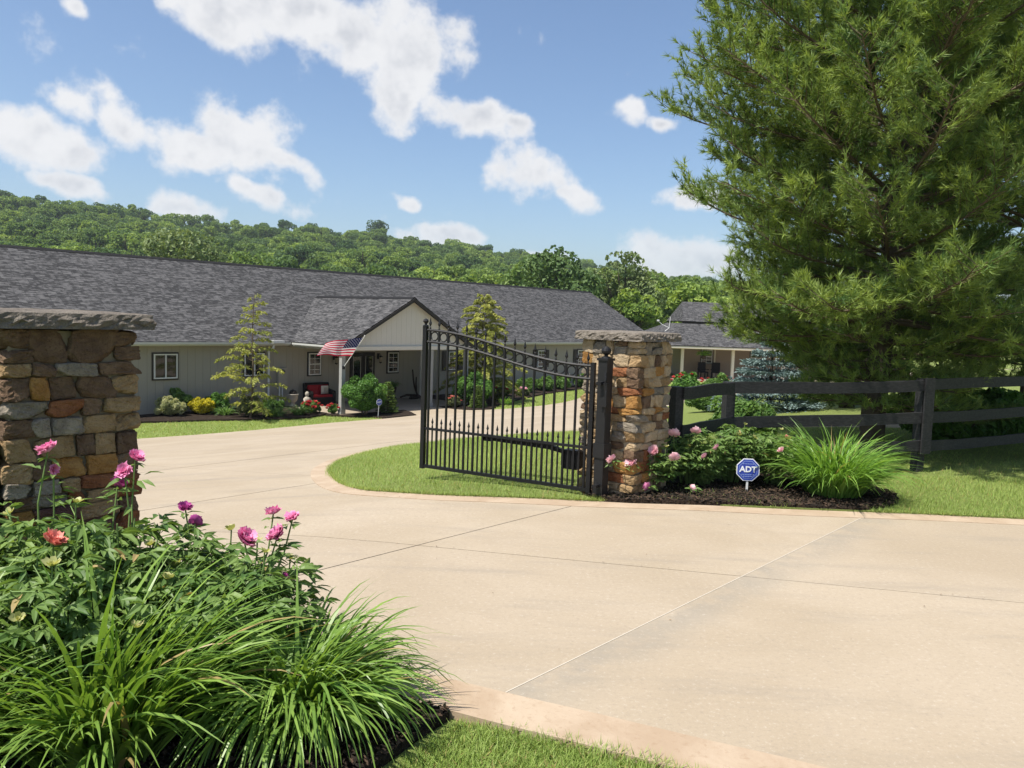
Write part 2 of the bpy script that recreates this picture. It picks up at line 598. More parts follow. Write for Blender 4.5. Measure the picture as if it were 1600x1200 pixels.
def make_concrete():
    m, t = mat('concrete')
    p = world_co(t)
    big = noise(t, .55, 5, .6, p, .6)
    mid = noise(t, 3.2, 6, .65, p)
    fine = noise(t, 90, 3, .7, p)
    rnd = t.n('ShaderNodeObjectInfo').outputs['Random']
    c = t.mix(t.ramp(big, .3, .72), (0.311, 0.254, 0.180), (0.368, 0.307, 0.229))
    c = t.mix(t.m('MULTIPLY', t.ramp(mid, .55, .8), .45), c, (0.263, 0.221, 0.168))
    c = t.mix(t.m('MULTIPLY', t.ramp(fine, .5, .72), .30), c, (0.230, 0.186, 0.135))
    c = t.mix(t.m('MULTIPLY', t.ramp(fine, .42, .28), .5), c, (0.420, 0.360, 0.283))
    c = t.mix(t.m('MULTIPLY', rnd, .22), c, (0.288, 0.240, 0.183))
    wp = t.n('ShaderNodeMapping', ins={0: p, 2: (0, 0, .7), 3: (.5, 3.0, 1)}).outputs[0]
    st = noise(t, 1.1, 5, .6, wp)
    c = t.mix(t.m('MULTIPLY', t.ramp(st, .50, .72), .50), c, (0.243, 0.209, 0.165))
    # damp-looking grey stain along the long joint, and rusty dirt patches
    tl = t.n('ShaderNodeVectorMath', operation='DOT_PRODUCT', ins={0: p, 1: (-NX, -NY, 0)}).outputs['Value']
    tl = t.m('ADD', tl, PILLAR[0] * NX + PILLAR[1] * NY)
    band = t.m('MULTIPLY', t.ramp(tl, -2.34, -1.93), t.ramp(tl, -1.895, -1.915))
    n4 = noise(t, 2.6, 5, .65, p)
    c = t.mix(t.m('MULTIPLY', t.m('MULTIPLY', band, t.ramp(n4, .30, .62)), .55), c, (0.211, 0.197, 0.168))
    n5 = noise(t, 1.7, 6, .7, p, 1.2)
    c = t.mix(t.m('MULTIPLY', t.ramp(n5, .60, .74), .30), c, (0.247, 0.207, 0.168))
    pit = t.n('ShaderNodeTexVoronoi', ins={'Vector': p, 'Scale': 55.0}).outputs['Distance']
    c = t.mix(t.m('MULTIPLY', t.ramp(pit, .10, .03), .35), c, (0.165, 0.135, 0.108))
    brm = noise(t, 1.0, 2, .5, t.n('ShaderNodeMapping', ins={0: p, 2: (0, 0, -ANG), 3: (3.0, 240.0, 1)}).outputs[0])
    c = t.mix(t.m('MULTIPLY', t.ramp(brm, .5, .75), .16), c, (.20, .17, .135))
    gr = noise(t, 34, 4, .75, p)
    c = t.mix(t.m('MULTIPLY', t.ramp(gr, .53, .68), .42), c, (0.227, 0.191, 0.152))
    c = t.mix(t.m('MULTIPLY', t.ramp(gr, .45, .31), .36), c, (0.474, 0.430, 0.369))
    h = t.m('ADD', t.m('MULTIPLY', mid, .6), t.m('MULTIPLY', fine, .4))
    finish(t, pbr(t, c, .82, .2, bump(t, h, .25, .004)))
    return m


def make_border():
    m, t = mat('stamped_border')
    p = world_co(t)
    a = noise(t, 2.2, 6, .65, p, .8)
    f_ = noise(t, 25, 4, .7, p)
    c = t.mix(t.ramp(a, .3, .7), (.320, .240, .165), (.400, .318, .232))
    c = t.mix(t.m('MULTIPLY', t.ramp(f_, .52, .75), .5), c, (0.247, 0.168, 0.104))
    h = t.m('ADD', a, t.m('MULTIPLY', f_, .35))
    finish(t, pbr(t, c, .8, .2, bump(t, h, .5, .012)))
    return m


def make_turf(name='turf', c1=(.145, .195, .048), c2=(.265, .315, .095)):
    m, t = mat(name)
    p = world_co(t)
    a = noise(t, .8, 5, .6, p)
    f_ = noise(t, 28, 4, .75, p)
    f2 = noise(t, 140, 2, .7, p)
    c = t.mix(t.ramp(f_, .25, .75), c1, c2)
    c = t.mix(t.m('MULTIPLY', t.ramp(a, .5, .75), .45), c, (.22, .245, .085))
    finish(t, pbr(t, c, .85, .1, bump(t, t.m('ADD', f_, f2), .9, .03)))
    return m


def make_mulch():
    m, t = mat('mulch')
    p = world_co(t)
    v = t.n('ShaderNodeTexVoronoi', ins={'Vector': p, 'Scale': 38.0, 'Randomness': 1.0})
    f_ = noise(t, 60, 4, .7, p)
    c = t.mix(t.n('ShaderNodeSeparateColor', ins={0: v.outputs['Color']}).outputs[0], (.012, .009, .007), (.055, .038, .027))
    c = t.mix(t.m('MULTIPLY', t.ramp(f_, .6, .8), .5), c, (.10, .07, .05))
    finish(t, pbr(t, c, .9, .15, bump(t, t.m('ADD', v.outputs['Distance'], f_), 1.0, .03)))
    return m


def make_stone(name, c1, c2, c3):
    m, t = mat(name)
    co = obj_co(t)
    rnd = t.n('ShaderNodeObjectInfo').outputs['Random']
    off = t.n('ShaderNodeVectorMath', operation='ADD', ins={0: world_co(t), 1: t.n('ShaderNodeCombineXYZ', ins={0: t.m('MULTIPLY', rnd, 37.0), 1: rnd}).outputs[0]}).outputs[0]
    a = noise(t, 7, 5, .65, off, .9)
    b = noise(t, 26, 5, .7, off)
    d = noise(t, 110, 3, .7, off)
    c = t.mix(t.ramp(a, .32, .68), c1, c2)
    c = t.mix(t.m('MULTIPLY', t.ramp(b, .5, .75), .75), c, c3)
    c = t.mix(t.m('MULTIPLY', rnd, .35), c, [x * .55 for x in c1])
    c = t.mix(t.m('MULTIPLY', t.ramp(d, .52, .72), .55), c, [x * .45 for x in c3])
    c = t.mix(t.m('MULTIPLY', t.ramp(d, .42, .28), .35), c, [min(1, x * 1.35) for x in c2])
    h = t.m('ADD', t.m('MULTIPLY', b, 1.0), t.m('MULTIPLY', d, .45))
    finish(t, pbr(t, c, .9, .12, bump(t, h, 1.0, .024)))
    return m


def make_shingle():
    m, t = mat('shingle')
    uv = t.n('ShaderNodeUVMap').outputs[0]
    br = t.n('ShaderNodeTexBrick', ins={'Vector': uv, 'Color1': (0, 0, 0, 1), 'Color2': (1, 1, 1, 1), 'Mortar': (.0, .0, .0, 1), 'Scale': 1.0,
                                        'Mortar Size': .006, 'Mortar Smooth': .3, 'Bias': 0.0, 'Brick Width': .34, 'Row Height': .14})
    br.offset = .37
    br.offset_frequency = 3
    g = t.n('ShaderNodeSeparateColor', ins={0: br.outputs['Color']}).outputs[0]
    lam = noise(t, 1.0, 3, .6, t.n('ShaderNodeMapping', ins={0: uv, 3: (4.6, 13.0, 1)}).outputs[0])
    big = noise(t, .35, 3, .5, uv)
    gran = noise(t, 160, 2, .6, uv)
    v = t.m('ADD', t.m('MULTIPLY', g, .55), t.m('MULTIPLY', t.ramp(lam, .42, .62), .55))
    c = t.mix(t.ramp(v, .15, .95), (.031, .031, .032), (.112, .110, .111))
    c = t.mix(t.m('MULTIPLY', br.outputs['Fac'], .75), c, (0.012, 0.012, 0.013))
    c = t.mix(t.m('MULTIPLY', t.ramp(gran, .55, .8), .35), c, (0.172, 0.166, 0.161))
    c = t.mix(t.m('MULTIPLY', t.ramp(big, .45, .7), .12), c, (0.074, 0.072, 0.072))
    h = t.m('SUBTRACT', t.m('MULTIPLY', v, .5), br.outputs['Fac'])
    finish(t, pbr(t, c, .9, .12, bump(t, h, .5, .02)))
    return m


def make_wood_black():
    m, t = mat('black_fence_paint')
    co = obj_co(t)
    g = noise(t, 6, 5, .65, t.n('ShaderNodeMapping', ins={0: co, 3: (.35, 9, 9)}).outputs[0], .4)
    k = noise(t, 9, 4, .7, co)
    c = t.mix(t.ramp(g, .35, .7), (.010, .010, .011), (.034, .033, .034))
    c = t.mix(t.m('MULTIPLY', t.ramp(k, .66, .78), .5), c, (.10, .095, .09))
    finish(t, pbr(t, c, .62, .35, bump(t, g, .35, .006)))
    return m


def make_glass(name='window_glass', col=(.012, .014, .015)):
    m, t = mat(name)
    finish(t, pbr(t, col, .06, .6))
    return m


M = {}
M['concrete'] = make_concrete()
M['border'] = make_border()
M['turf'] = make_turf()
M['meadow'] = make_turf('meadow', (.05, .09, .02), (.10, .15, .035))
M['mulch'] = make_mulch()
M['joint'] = simple('joint_filler', (.17, .125, .085), .9, .1, .5, 14)
M['joint_light'] = simple('joint_caulk', (.43, .385, .315), .8, .1, .12, 14)
STONES = [make_stone('stone_tan', (.30, .195, .095), (.42, .30, .165), (.20, .13, .07)),
          make_stone('stone_buff', (.42, .31, .185), (.55, .43, .28), (.30, .21, .12)),
          make_stone('stone_ochre', (.36, .18, .055), (.48, .28, .10), (.22, .11, .045)),
          make_stone('stone_rust', (.22, .085, .040), (.34, .15, .07), (.13, .06, .035)),
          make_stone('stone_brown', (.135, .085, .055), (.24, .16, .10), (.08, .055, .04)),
          make_stone('stone_grey', (.22, .19, .15), (.36, .31, .24), (.13, .11, .09)),
          make_stone('stone_plum', (.13, .065, .055), (.22, .12, .09), (.08, .05, .045))]
M['mortar'] = simple('mortar', (.36, .30, .215), .95, .1, .25, 20, .8, 60)
M['mortar_dark'] = simple('shaded_mortar', (.20, .165, .115), .95, .1, .35, 20, .8, 60)  # darker mortar copy: shade of the left pillar put into the colour
M['cap'] = make_stone('cap_stone', (.165, .142, .118), (.25, .22, .185), (.10, .085, .07))
M['iron'] = simple('black_iron', (.008, .008, .009), .5, .3, .3, 20)
M['steel_post'] = simple('black_painted_steel', (.012, .012, .013), .5, .3, .25, 9)
M['fence'] = make_wood_black()
M['plastic_black'] = simple('black_plastic', (.011, .011, .012), .55, .3, .2, 12)
M['shingle'] = make_shingle()
M['siding'] = simple('grey_siding_paint', (.300, .280, .235), .6, .25, .06, 1.5)
M['siding_gable'] = simple('pale_gable_paint', (.54, .515, .45), .6, .25, .05, 1.5)
M['trim'] = simple('pale_trim_paint', (.47, .47, .43), .5, .3, .05, 3)
M['dark_trim'] = simple('dark_bronze_trim', (.022, .018, .016), .5, .3, .1, 3)
M['white'] = simple('white_vinyl', (.62, .62, .60), .4, .4, .03, 3)
M['glass'] = make_glass()
M['soffit'] = simple('soffit_paint', (.30, .285, .255), .7, .2, .05, 2)
M['porch_floor'] = simple('porch_concrete', (.30, .25, .19), .85, .2, .12, 2)
M['post_grey'] = simple('weathered_post_wood', (.30, .30, .285), .8, .2, .2, 5)
M['bark'] = simple('bark', (.070, .055, .042), .95, .1, .5, 9, .9, 30)
M['twig'] = simple('twig_bark', (.11, .085, .06), .9, .1, .3, 9)

# ------------------------------------------------------------------ ground
def axis(stops):
    out = []
    for a, b, st in stops:
        out += list(np.arange(a, b, st))
    return np.array(out + [stops[-1][1]])


def make_ground():
    xs = axis([(-2600, -600, 200), (-600, -120, 15), (-120, -40, 8), (-40, 60, 1.25), (60, 160, 8), (160, 400, 15), (400, 2600, 200)])
    ys = axis([(-400, -40, 60), (-40, -4, 6), (-4, 62, 1.25), (62, 660, 11), (660, 1500, 60), (1500, 3600, 300)])
    X, Y = np.meshgrid(xs, ys)
    Z = gz(X, Y) - .035
    V = np.column_stack([X.ravel(), Y.ravel(), Z.ravel()])
    nx, ny = len(xs), len(ys)
    i = (np.arange(ny - 1)[:, None] * nx + np.arange(nx - 1)[None]).ravel()
    o = build('ground', V, np.column_stack([i, i + 1, i + nx + 1, i + nx]), M['turf'], smooth=True)
    return kind(o, 'structure')


make_ground()

near_line = smooth_line([(-2.12, 4.68), (-1.75, 4.52), (-1.1, 4.28), (-.34, 3.98), (.07, 3.80), (.50, 3.62), (.91, 3.44), (1.38, 3.24), (2.2, 2.82), (3.2, 2.1), (4.2, 1.1), (5.0, -.2), (5.8, -3), (6.2, -6)], 4)
DRIVE = near_line + [(16, -6), (16, 12), (40, 30)] + [hw(60, -12), hw(60, -5), hw(40, -4.0), hw(30, -3.2), hw(24, -3.4), hw(20, -4.3), hw(17, -5.6), hw(14.2, -6.5), hw(12.5, -6.4), hw(11.7, -5.8), hw(11.25, -5.2), hw(11.15, -3.3),
         hw(9.2, -3.3), hw(8.9, -4.2), hw(8.25, -5.3), hw(6.5, -5.45), hw(4.4, -5.15), hw(1.3, -5.3), hw(-.5, -5.1), hw(-2.1, -4.75), hw(-6, -4.7), hw(-12, -5.0), hw(-14, -9)] + [(-18, 12), (-9, 8.6), (-4.6, 7.2), (-3.0, 6.0), (-2.3, 5.0)]


def make_driveway():
    root = bpy.data.objects.new('driveway', None)
    COL.objects.link(root)
    kind(root, 'structure')
    w = .004
    tj = [-6.2, -4.05, -1.9, .3, 1.9, 3.75, 5.8, 8.2, 10.4, 12.6, 15.2]
    bm = cut_bm(DRIVE, TCUTS)

    def cut(co, no, cond=None):
        fs = [f for f in bm.faces if cond is None or cond(f.calc_center_median())]
        es = {e for f in fs for e in f.edges}
        vs = {v for f in fs for v in f.verts}
        bmesh.ops.bisect_plane(bm, geom=list(vs) + list(es) + fs, plane_co=co, plane_no=no, dist=1e-6)

    for t in tj:
        for d in (-w, w):
            tt = t + d
            cut((PILLAR[0] - NX * tt, PILLAR[1] - NY * tt, 0), (NX, NY, 0))
    T = lambda c: gt(c.x, c.y)
    S = lambda c: (c.x - EAVE0[0]) * UX + (c.y - EAVE0[1]) * UY
    q = Vector((5.35, -1.11, 0)).normalized()
    qn = Vector((-q.y, q.x, 0))
    q0 = Vector((-1.74, 6.53, 0))
    for d in (-w, w):
        cut(q0 + qn * d, qn, lambda c: T(c) < 1.9)
    ss = [-11, -6.2, -1.4, 3.4, 8.2, 13.0, 18, 23]
    for s in ss:
        for d in (-w, w):
            cut((*hw(s + d, 0), 0), (UX, UY, 0), lambda c: T(c) > 1.9)
    cells, joints, lights = {}, [], []
    for f in bm.faces:
        c = f.calc_center_median()
        t, s = T(c), S(c)
        dq = (c - q0).dot(qn)
        if any(abs(t - a) < w * .99 for a in tj):
            (lights if abs(t + 1.9) < w else joints).append(f)
            continue
        if (t < 1.9 and abs(dq) < w * .99) or (t > 1.9 and any(abs(s - a) < w * .99 for a in ss)):
            joints.append(f)
            continue
        key = (sum(t > a for a in tj), (dq > 0) if t < 1.9 else sum(s > a for a in ss))
        cells.setdefault(key, []).append(f)

    def emit(fs, name, m_, zo, sk):
        b2 = bmesh.new()
        mp = {}
        for f in fs:
            vv = []
            for v in f.verts:
                k = (round(v.co.x, 5), round(v.co.y, 5))
                if k not in mp:
                    mp[k] = b2.verts.new((v.co.x, v.co.y, 0))
                vv.append(mp[k])
            vv = list(dict.fromkeys(vv))
            if len(vv) > 2:
                try:
                    b2.faces.new(vv)
                except ValueError:
                    pass
        bm_sheet(b2, zo, sk)
        me = bpy.data.meshes.new(name)
        b2.to_mesh(me)
        b2.free()
        me.materials.append(m_)
        o = bpy.data.objects.new(name, me)
        COL.objects.link(o)
        o.parent = root
        return o

    for k in sorted(cells):
        emit(cells[k], 'slab', M['concrete'], random.uniform(-.0015, .0015), .03)
    emit(joints, 'joint_filler', M['joint'], -.007, .0)
    emit(lights, 'joint_caulk', M['joint_light'], .0025, .004)
    bm.free()
    return root


make_driveway()

isl = smooth_line([(16, 7.35), (9, 7.72), (5.21, 7.94), (4.27, 8.0), (3.5, 8.02), (2.65, 8.04), (2.01, 8.09), (1.29, 8.10), (.7, 8.10), (-.23, 8.18), (-.77, 8.28), (-1.35, 8.55), (-1.68, 8.83), (-2.05, 9.54), (-2.44, 10.74), (-2.64, 11.83),
                   (-2.65, 13.03), (-2.39, 14.32), (-1.92, 15.16), (-.69, 16.09), (.6, 16.35), (1.7, 16.0), (2.5, 15.2), (3.4, 14.25), (4.5, 14.65), (7.3, 15.1), (14, 15.9), (24, 18)], 5)
LAWN1 = isl + [(24, 7.0)]
lw = sheet('lawn', LAWN1, .022, M['turf'], .06)
kind(lw, 'structure')
isl2 = smooth_line([(3.35, 17.6), (3.94, 15.95), (5.0, 16.3), (7.8, 16.3), (14, 17), (26, 20), (46, 36), (34, 56), (15, 40), (8.6, 31), (5.58, 27.1), (3.9, 22)], 5, True)
kind(sheet('lawn', isl2, .022, M['turf'], .06), 'structure')
kind(strip('driveway_border', [p for p in isl if p[0] < 12 and not (p[0] > -.6 and p[1] > 15)], .25, .005, M['border']), 'structure')
kind(strip('driveway_border', near_line[::-1], .29, .004, M['border']), 'structure')

# beds of dark mulch
BED_L = [(-2.35, 4.42), (-1.2, 3.99), (-.42, 3.69), (-.24, 3.60), (-.36, 3.42), (-.47, 3.22), (-.58, 3.05), (-.85, 2.5), (-1.2, 1.5), (-7, 1.5), (-7, 6.5), (-2.75, 4.75)]
BED_R = smooth_line([(.78, 8.45), (1.0, 8.085), (2.0, 8.085), (3.3, 8.035), (3.72, 8.06), (4.15, 8.4), (4.3, 9.0), (3.9, 9.75), (2.6, 9.85), (1.75, 9.55), (1.0, 9.2)], 3, True)
BED_HL = [hw(*p) for p in [(-9, -1.1), (-.58, -1.33), (1.56, -2.15), (3.0, -2.85), (3.9, -3.2), (4.6, -3.3), (5.3, -3.1), (5.9, -2.75), (5.9, .5), (-9, .5)]]
BED_HP = [hw(*p) for p in [(5.9, -2.75), (5.55, -3.1), (6.1, -4.0), (6.75, -4.35), (6.6, -4.9), (6.62, -5.4), (8.2, -5.25), (8.85, -4.25), (9.15, -3.45), (6.0, -3.45)]]
BED_HR = [hw(*p) for p in [(11.2, -3.35), (11.3, -5.15), (12.0, -5.6), (12.9, -5.1), (13.6, -4.5), (14.9, -3.86), (17.5, -2.8), (20.3, -1.9), (24.1, -1.1), (36, -.7), (36, .5), (13.2, .5), (13.2, -3.35)]]
for nm, pl, z in (('mulch_bed', BED_L, .012), ('mulch_bed', BED_R, .045), ('mulch_bed', BED_HL, .03), ('mulch_bed', BED_HP, .03), ('mulch_bed', BED_HR, .03)):
    kind(sheet(nm, pl, z, M['mulch'], .09), 'structure')


def scatter(poly, n):
    P = np.array(poly)
    lo, hi = P.min(0), P.max(0)
    out = np.zeros((0, 2))
    while len(out) < n:
        c = R.uniform(lo, hi, (n * 2, 2))
        out = np.concatenate([out, c[in_poly(c[:, 0], c[:, 1], poly)]])
    return out[:n]


def mulch_chips(name, poly, n, zoff, size=(.025, .06)):
    P = scatter(poly, n)
    z = gz(P[:, 0], P[:, 1]) + zoff
    a = R.uniform(0, 2 * math.pi, n)
    tl = R.normal(0, .35, n)
    L = R.uniform(*size, n)
    w = R.uniform(.006, .016, n)
    D = np.stack([np.cos(a) * np.cos(tl), np.sin(a) * np.cos(tl), np.sin(tl)], 1)
    S = np.stack([-np.sin(a), np.cos(a), R.normal(0, .4, n)], 1)
    c = np.column_stack([P, z + R.uniform(0, .02, n)])
    up = np.array([0, 0, .004])
    V = np.stack([c - D * L[:, None] / 2, c + S * w[:, None], c + D * L[:, None] / 2, c - S * w[:, None], c + up * 2], 1).reshape(-1, 3)
    b = np.arange(n)[:, None] * 5
    T = np.concatenate([b + [0, 1, 4], b + [1, 2, 4], b + [2, 3, 4], b + [3, 0, 4]])
    return kind(build(name, V, T, M['chips'], tint=np.repeat(R.uniform(0, 1, n) ** 2, 5)), 'stuff')


m_, t_ = mat('mulch_chip')
finish(t_, pbr(t_, t_.mix(t_.n('ShaderNodeAttribute', attribute_name='tint').outputs['Fac'], (.010, .008, .006), (.085, .055, .036)), .85, .2))
M['chips'] = m_
mulch_chips('bark_mulch', BED_L[:9] + [(-3, 1.5), (-3.2, 4.4)], 14000, .012)
mulch_chips('bark_mulch', BED_R, 7000, .045, (.03, .08))

# ------------------------------------------------------------------ grass
M['grass'] = leafmat('grass_blade', (.160, .245, .046), (.350, .430, .128), .3, .5, .2, dead=(.36, .27, .115))


def grass(name, poly, dens, h, w, zoff, lean=.5, pts=None, nseg=1):
    P0 = np.array(poly)
    if pts is None:
        x, y = P0[:, 0], P0[:, 1]
        area = .5 * abs(np.dot(x, np.roll(y, 1)) - np.dot(y, np.roll(x, 1)))
        pts = scatter(poly, int(area * dens))
    n = len(pts)
    b = np.column_stack([pts, gz(pts[:, 0], pts[:, 1]) + zoff])
    H = R.uniform(*h, n) * (1 + .25 * np.sin(pts[:, 0] * 3.1 + pts[:, 1] * 1.7) * np.sin(pts[:, 1] * 2.3))
    V, Q, k = blades(b, R.uniform(0, 2 * math.pi, n), R.uniform(.75, 1.5, n), H, R.uniform(*w, n), R.uniform(.1, lean * 2, n), nseg)
    big = .5 + .25 * np.sin(pts[:, 0] * 1.3 + 2) * np.cos(pts[:, 1] * 1.1)
    tn = np.clip(R.normal(big, .28), 0, 1)
    return V, Q, np.repeat(dead_some(tn, .05), k)


def join_grass(name, lst):
    V, Q, T, o = [], [], [], 0
    for v, q, t in lst:
        V.append(v)
        Q.append(q + o)
        T.append(t)
        o += len(v)
    return kind(build(name, np.concatenate(V), np.concatenate(Q), M['grass'], tint=np.concatenate(T)), 'stuff')


near_edge = [(-.20, 3.56), (.0, 3.53), (.10, 3.49), (.50, 3.33), (.91, 3.15), (1.38, 2.93), (1.8, 2.7), (1.6, 2.45), (-.2, 2.45), (-.66, 2.6), (-.46, 3.10), (-.33, 3.36)]
join_grass('lawn_grass', [grass('', near_edge, 16000, (.035, .085), (.003, .0055), -.035, .6, nseg=2)])
tip = [(3.0, 8.1)] + [p for p in isl if p[0] < 3.0 and p[1] < 16.4] + [(3.0, 14.8)]
front = [(3.6, 8.04), (4.27, 8.01), (5.21, 7.95), (9, 7.73), (9.5, 10.2), (5.3, 10.1), (4.0, 9.6), (4.3, 9.0), (4.2, 8.5)]
edge_pts = []
ea = np.array([p for p in isl if p[0] < 9])
for _ in range(9000):
    i_ = random.randrange(len(ea) - 1)
    q_ = ea[i_] + (ea[i_ + 1] - ea[i_]) * random.random()
    if 1.0 < q_[0] < 3.7 and q_[1] < 9:
        continue
    edge_pts.append(q_ + R.normal(0, .025, 2))
back = [(2.0, 9.9), (9.5, 10.5), (14, 15.8), (7.3, 15.0), (4.5, 14.6), (3.4, 14.2), (2.5, 15.1), (2.0, 12)]
join_grass('lawn_grass', [grass('', tip, 1900, (.03, .065), (.006, .011), .02), grass('', front, 3200, (.03, .07), (.005, .010), .02),
                          grass('', None or tip, 0, (.03, .06), (.005, .01), .02, pts=np.array(edge_pts)), grass('', back, 500, (.03, .07), (.008, .016), .02)])
lawn_hl = [hw(*p) for p in [(-9, -1.15), (-.58, -1.4), (1.56, -2.2), (3.9, -3.25), (4.6, -3.35), (5.4, -3.15), (6.1, -4.05), (6.7, -4.4), (6.5, -5.4), (4.4, -5.1), (1.3, -5.25), (-.5, -5.05), (-2.1, -4.7), (-9, -4.8)]]
lawn_hr = [hw(*p) for p in [(12.0, -5.65), (13.6, -4.55), (14.9, -3.9), (20.3, -1.95), (24.1, -1.15), (33, -.8), (33, -3.2), (24, -3.35), (20, -4.25), (17, -5.55), (14.2, -6.45), (12.5, -6.35)]]
join_grass('lawn_grass', [grass('', lawn_hl, 420, (.04, .08), (.02, .035), -.03), grass('', lawn_hr, 300, (.04, .08), (.025, .04), -.03)])

# ------------------------------------------------------------------ stone pillars
def stone_mesh(name, n, seed, sq=18.0):
    rg = np.random.default_rng(seed)
    V, Q = [], []
    g = np.linspace(-1, 1, n + 1)
    idx = {}

    def vid(p):
        k = tuple(np.round(p, 4))
        if k not in idx:
            idx[k] = len(V)
            V.append(p)
        return idx[k]
    for ax in range(3):
        for sg in (-1, 1):
            for i in range(n):
                for j in range(n):
                    c = []
                    for a, b in ((i, j), (i + 1, j), (i + 1, j + 1), (i, j + 1)):
                        p = np.zeros(3)
                        p[ax] = sg
                        p[(ax + 1) % 3] = g[a]
                        p[(ax + 2) % 3] = g[b]
                        c.append(vid(p))
                    Q.append(c if sg > 0 else c[::-1])
    V = np.array(V)
    L = np.linalg.norm(V, axis=1)
    rn = np.sum(np.abs(V) ** sq, axis=1) ** (1 / sq)
    V = V / rn[:, None]                      # rounded box
    # irregular outline: skew corners, chipped faces
    for _ in range(5):
        d = rg.normal(size=3)
        d /= np.linalg.norm(d)
        h = rg.uniform(.98, 1.28)
        e = V @ d - h
        V -= np.maximum(e, 0)[:, None] * d * .85
    for k in range(3):
        fr = rg.normal(0, 2.2, 3)
        V *= 1 + .03 * np.sin(V @ fr + rg.uniform(0, 6))[:, None]
    V[:, 0] += V[:, 2] * rg.normal(0, .06)
    V[:, 2] += V[:, 0] * rg.normal(0, .05)
    V += rg.normal(0, .030, V.shape)
    return V * .5, np.array(Q)


def make_pillar(label, loc, rz, Wd, H, seed, n, cap=.83, cap_h=.085, weights=None, mortar='mortar'):
    rs = random.Random(seed)
    root = kind(thing('stone_pillar', label, 'pillar', loc, rz), 'thing')
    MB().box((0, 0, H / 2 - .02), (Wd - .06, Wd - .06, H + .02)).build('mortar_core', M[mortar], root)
    vm = []
    for mi in range(7):
        for k in range(9):
            V, Q = stone_mesh('stone', n, seed * 100 + k)
            me_o = build('stone', V, Q, STONES[mi])
            vm.append((mi, k, me_o.data))
            bpy.data.objects.remove(me_o)
    dm = {(a, b): c for a, b, c in vm}
    z = .0
    ci = 0
    pool = weights or [0, 0, 0, 1, 1, 1, 2, 2, 3, 4, 4, 5, 5, 6]
    while z < H - .03:
        h = rs.uniform(.070, .135)
        if z + h > H - .06:
            h = H - z
        for face in range(4):
            a = face * math.pi / 2
            full = (face + ci) % 2 == 0
            dep = .15
            x0, x1 = (-Wd / 2, Wd / 2) if full else (-Wd / 2 + dep * .8, Wd / 2 - dep * .8)
            x = x0
            while x < x1 - .02:
                w = rs.uniform(.09, .25)
                if x1 - (x + w) < .09:
                    w = x1 - x
                hs = [h]
                if h > .135 and w < .22 and rs.random() < .3:
                    k = rs.uniform(.4, .6)
                    hs = [h * k, h * (1 - k)]
                zz = z
                for hh in hs:
                    gap = rs.uniform(.004, .011)
                    pr = rs.uniform(-.010, .020)
                    lx, ly = x + w / 2, -Wd / 2 + dep / 2 - pr
                    cx = lx * math.cos(a) - ly * math.sin(a)
                    cy = lx * math.sin(a) + ly * math.cos(a)
                    child('stone', dm[(rs.choice(pool), rs.randrange(9))], root, (cx, cy, zz + hh / 2),
                          (rs.gauss(0, .03), rs.gauss(0, .045), a + rs.gauss(0, .03) + (math.pi if rs.random() < .5 else 0)),
                          ((w - gap) * 1.03, dep, (hh - gap) * 1.05))
                    zz += hh
                x += w
        z += h
        ci += 1
    # rough-hewn cap slab: flat sawn top, chiselled sides
    rg = np.random.default_rng(seed + 5)
    kx, kz = 26, 5
    V, Q = [], []
    half = cap / 2
    ring = []
    for s in range(4):
        for i in range(kx):
            t = -1 + 2 * i / kx
            ring.append([(t, -1), (1, t), (-t, 1), (-1, -t)][s])
    ring = np.array(ring) * half
    nr = len(ring)
    for j in range(kz + 1):
        f = j / kz
        d = unit(np.where(np.abs(ring) > half * .995, ring, 0))
        amp = .008 * math.sin(math.pi * min(1, f * 1.1)) + .003
        rr = ring + d * (rg.normal(0, 1, nr)[:, None] * amp * .6 + (amp * np.sin(np.arange(nr) * .9 + j * 1.7) * .5)[:, None] - .012 * f ** 3)
        V.append(np.column_stack([rr, np.full(nr, f * cap_h) + rg.normal(0, .0025, nr) * (0 < j < kz)]))
    top = V[-1].copy()
    for q, (k_, dz) in enumerate(((.93, .006), (.6, .012), (.25, .016))):
        V.append(np.column_stack([top[:, :2] * k_, top[:, 2] + dz + rg.normal(0, .0015, nr)]))
    Vv = np.concatenate(V)
    rows = len(V)
    Q = [(r_ * nr + i, r_ * nr + (i + 1) % nr, (r_ + 1) * nr + (i + 1) % nr, (r_ + 1) * nr + i) for r_ in range(rows - 1) for i in range(nr)]
    c1 = len(Vv)
    Vv = np.concatenate([Vv, [[0, 0, cap_h + .017], [0, 0, 0]]])
    T = [((rows - 1) * nr + i, (rows - 1) * nr + (i + 1) % nr, c1) for i in range(nr)] + [((i + 1) % nr, i, c1 + 1) for i in range(nr)]
    c = build('cap', Vv, [np.array(Q), np.array(T)], M['cap'], root, loc=(0, 0, H + .004))
    c['label'] = 'rough-hewn flat grey cap slab'
    return root


TH = .70
ax_ = (-math.cos(TH), math.sin(TH))
bx_ = (math.sin(TH), math.cos(TH))
PW = .70


def pil_c(nc):
    return (nc[0] + PW / 2 * (ax_[0] + bx_[0]), nc[1] + PW / 2 * (ax_[1] + bx_[1]))


pr_c = pil_c((1.285, 8.17))
pl_c = pil_c((-2.645, 4.15))
make_pillar('sunlit stone gate pillar beside the open black iron gate', (*pr_c, -.01), math.pi / 2 - TH, PW, 1.66, 3, 6, weights=[0, 0, 0, 1, 1, 1, 1, 1, 2, 3, 4, 5, 5])
make_pillar('shaded brown stone gate pillar behind the pink peonies', (*pl_c, -.01), math.pi / 2 - TH, PW, 1.715, 8, 8, weights=[0, 0, 0, 0, 4, 4, 4, 4, 4, 4, 4, 3, 2, 5, 5, 6], mortar='mortar_dark')

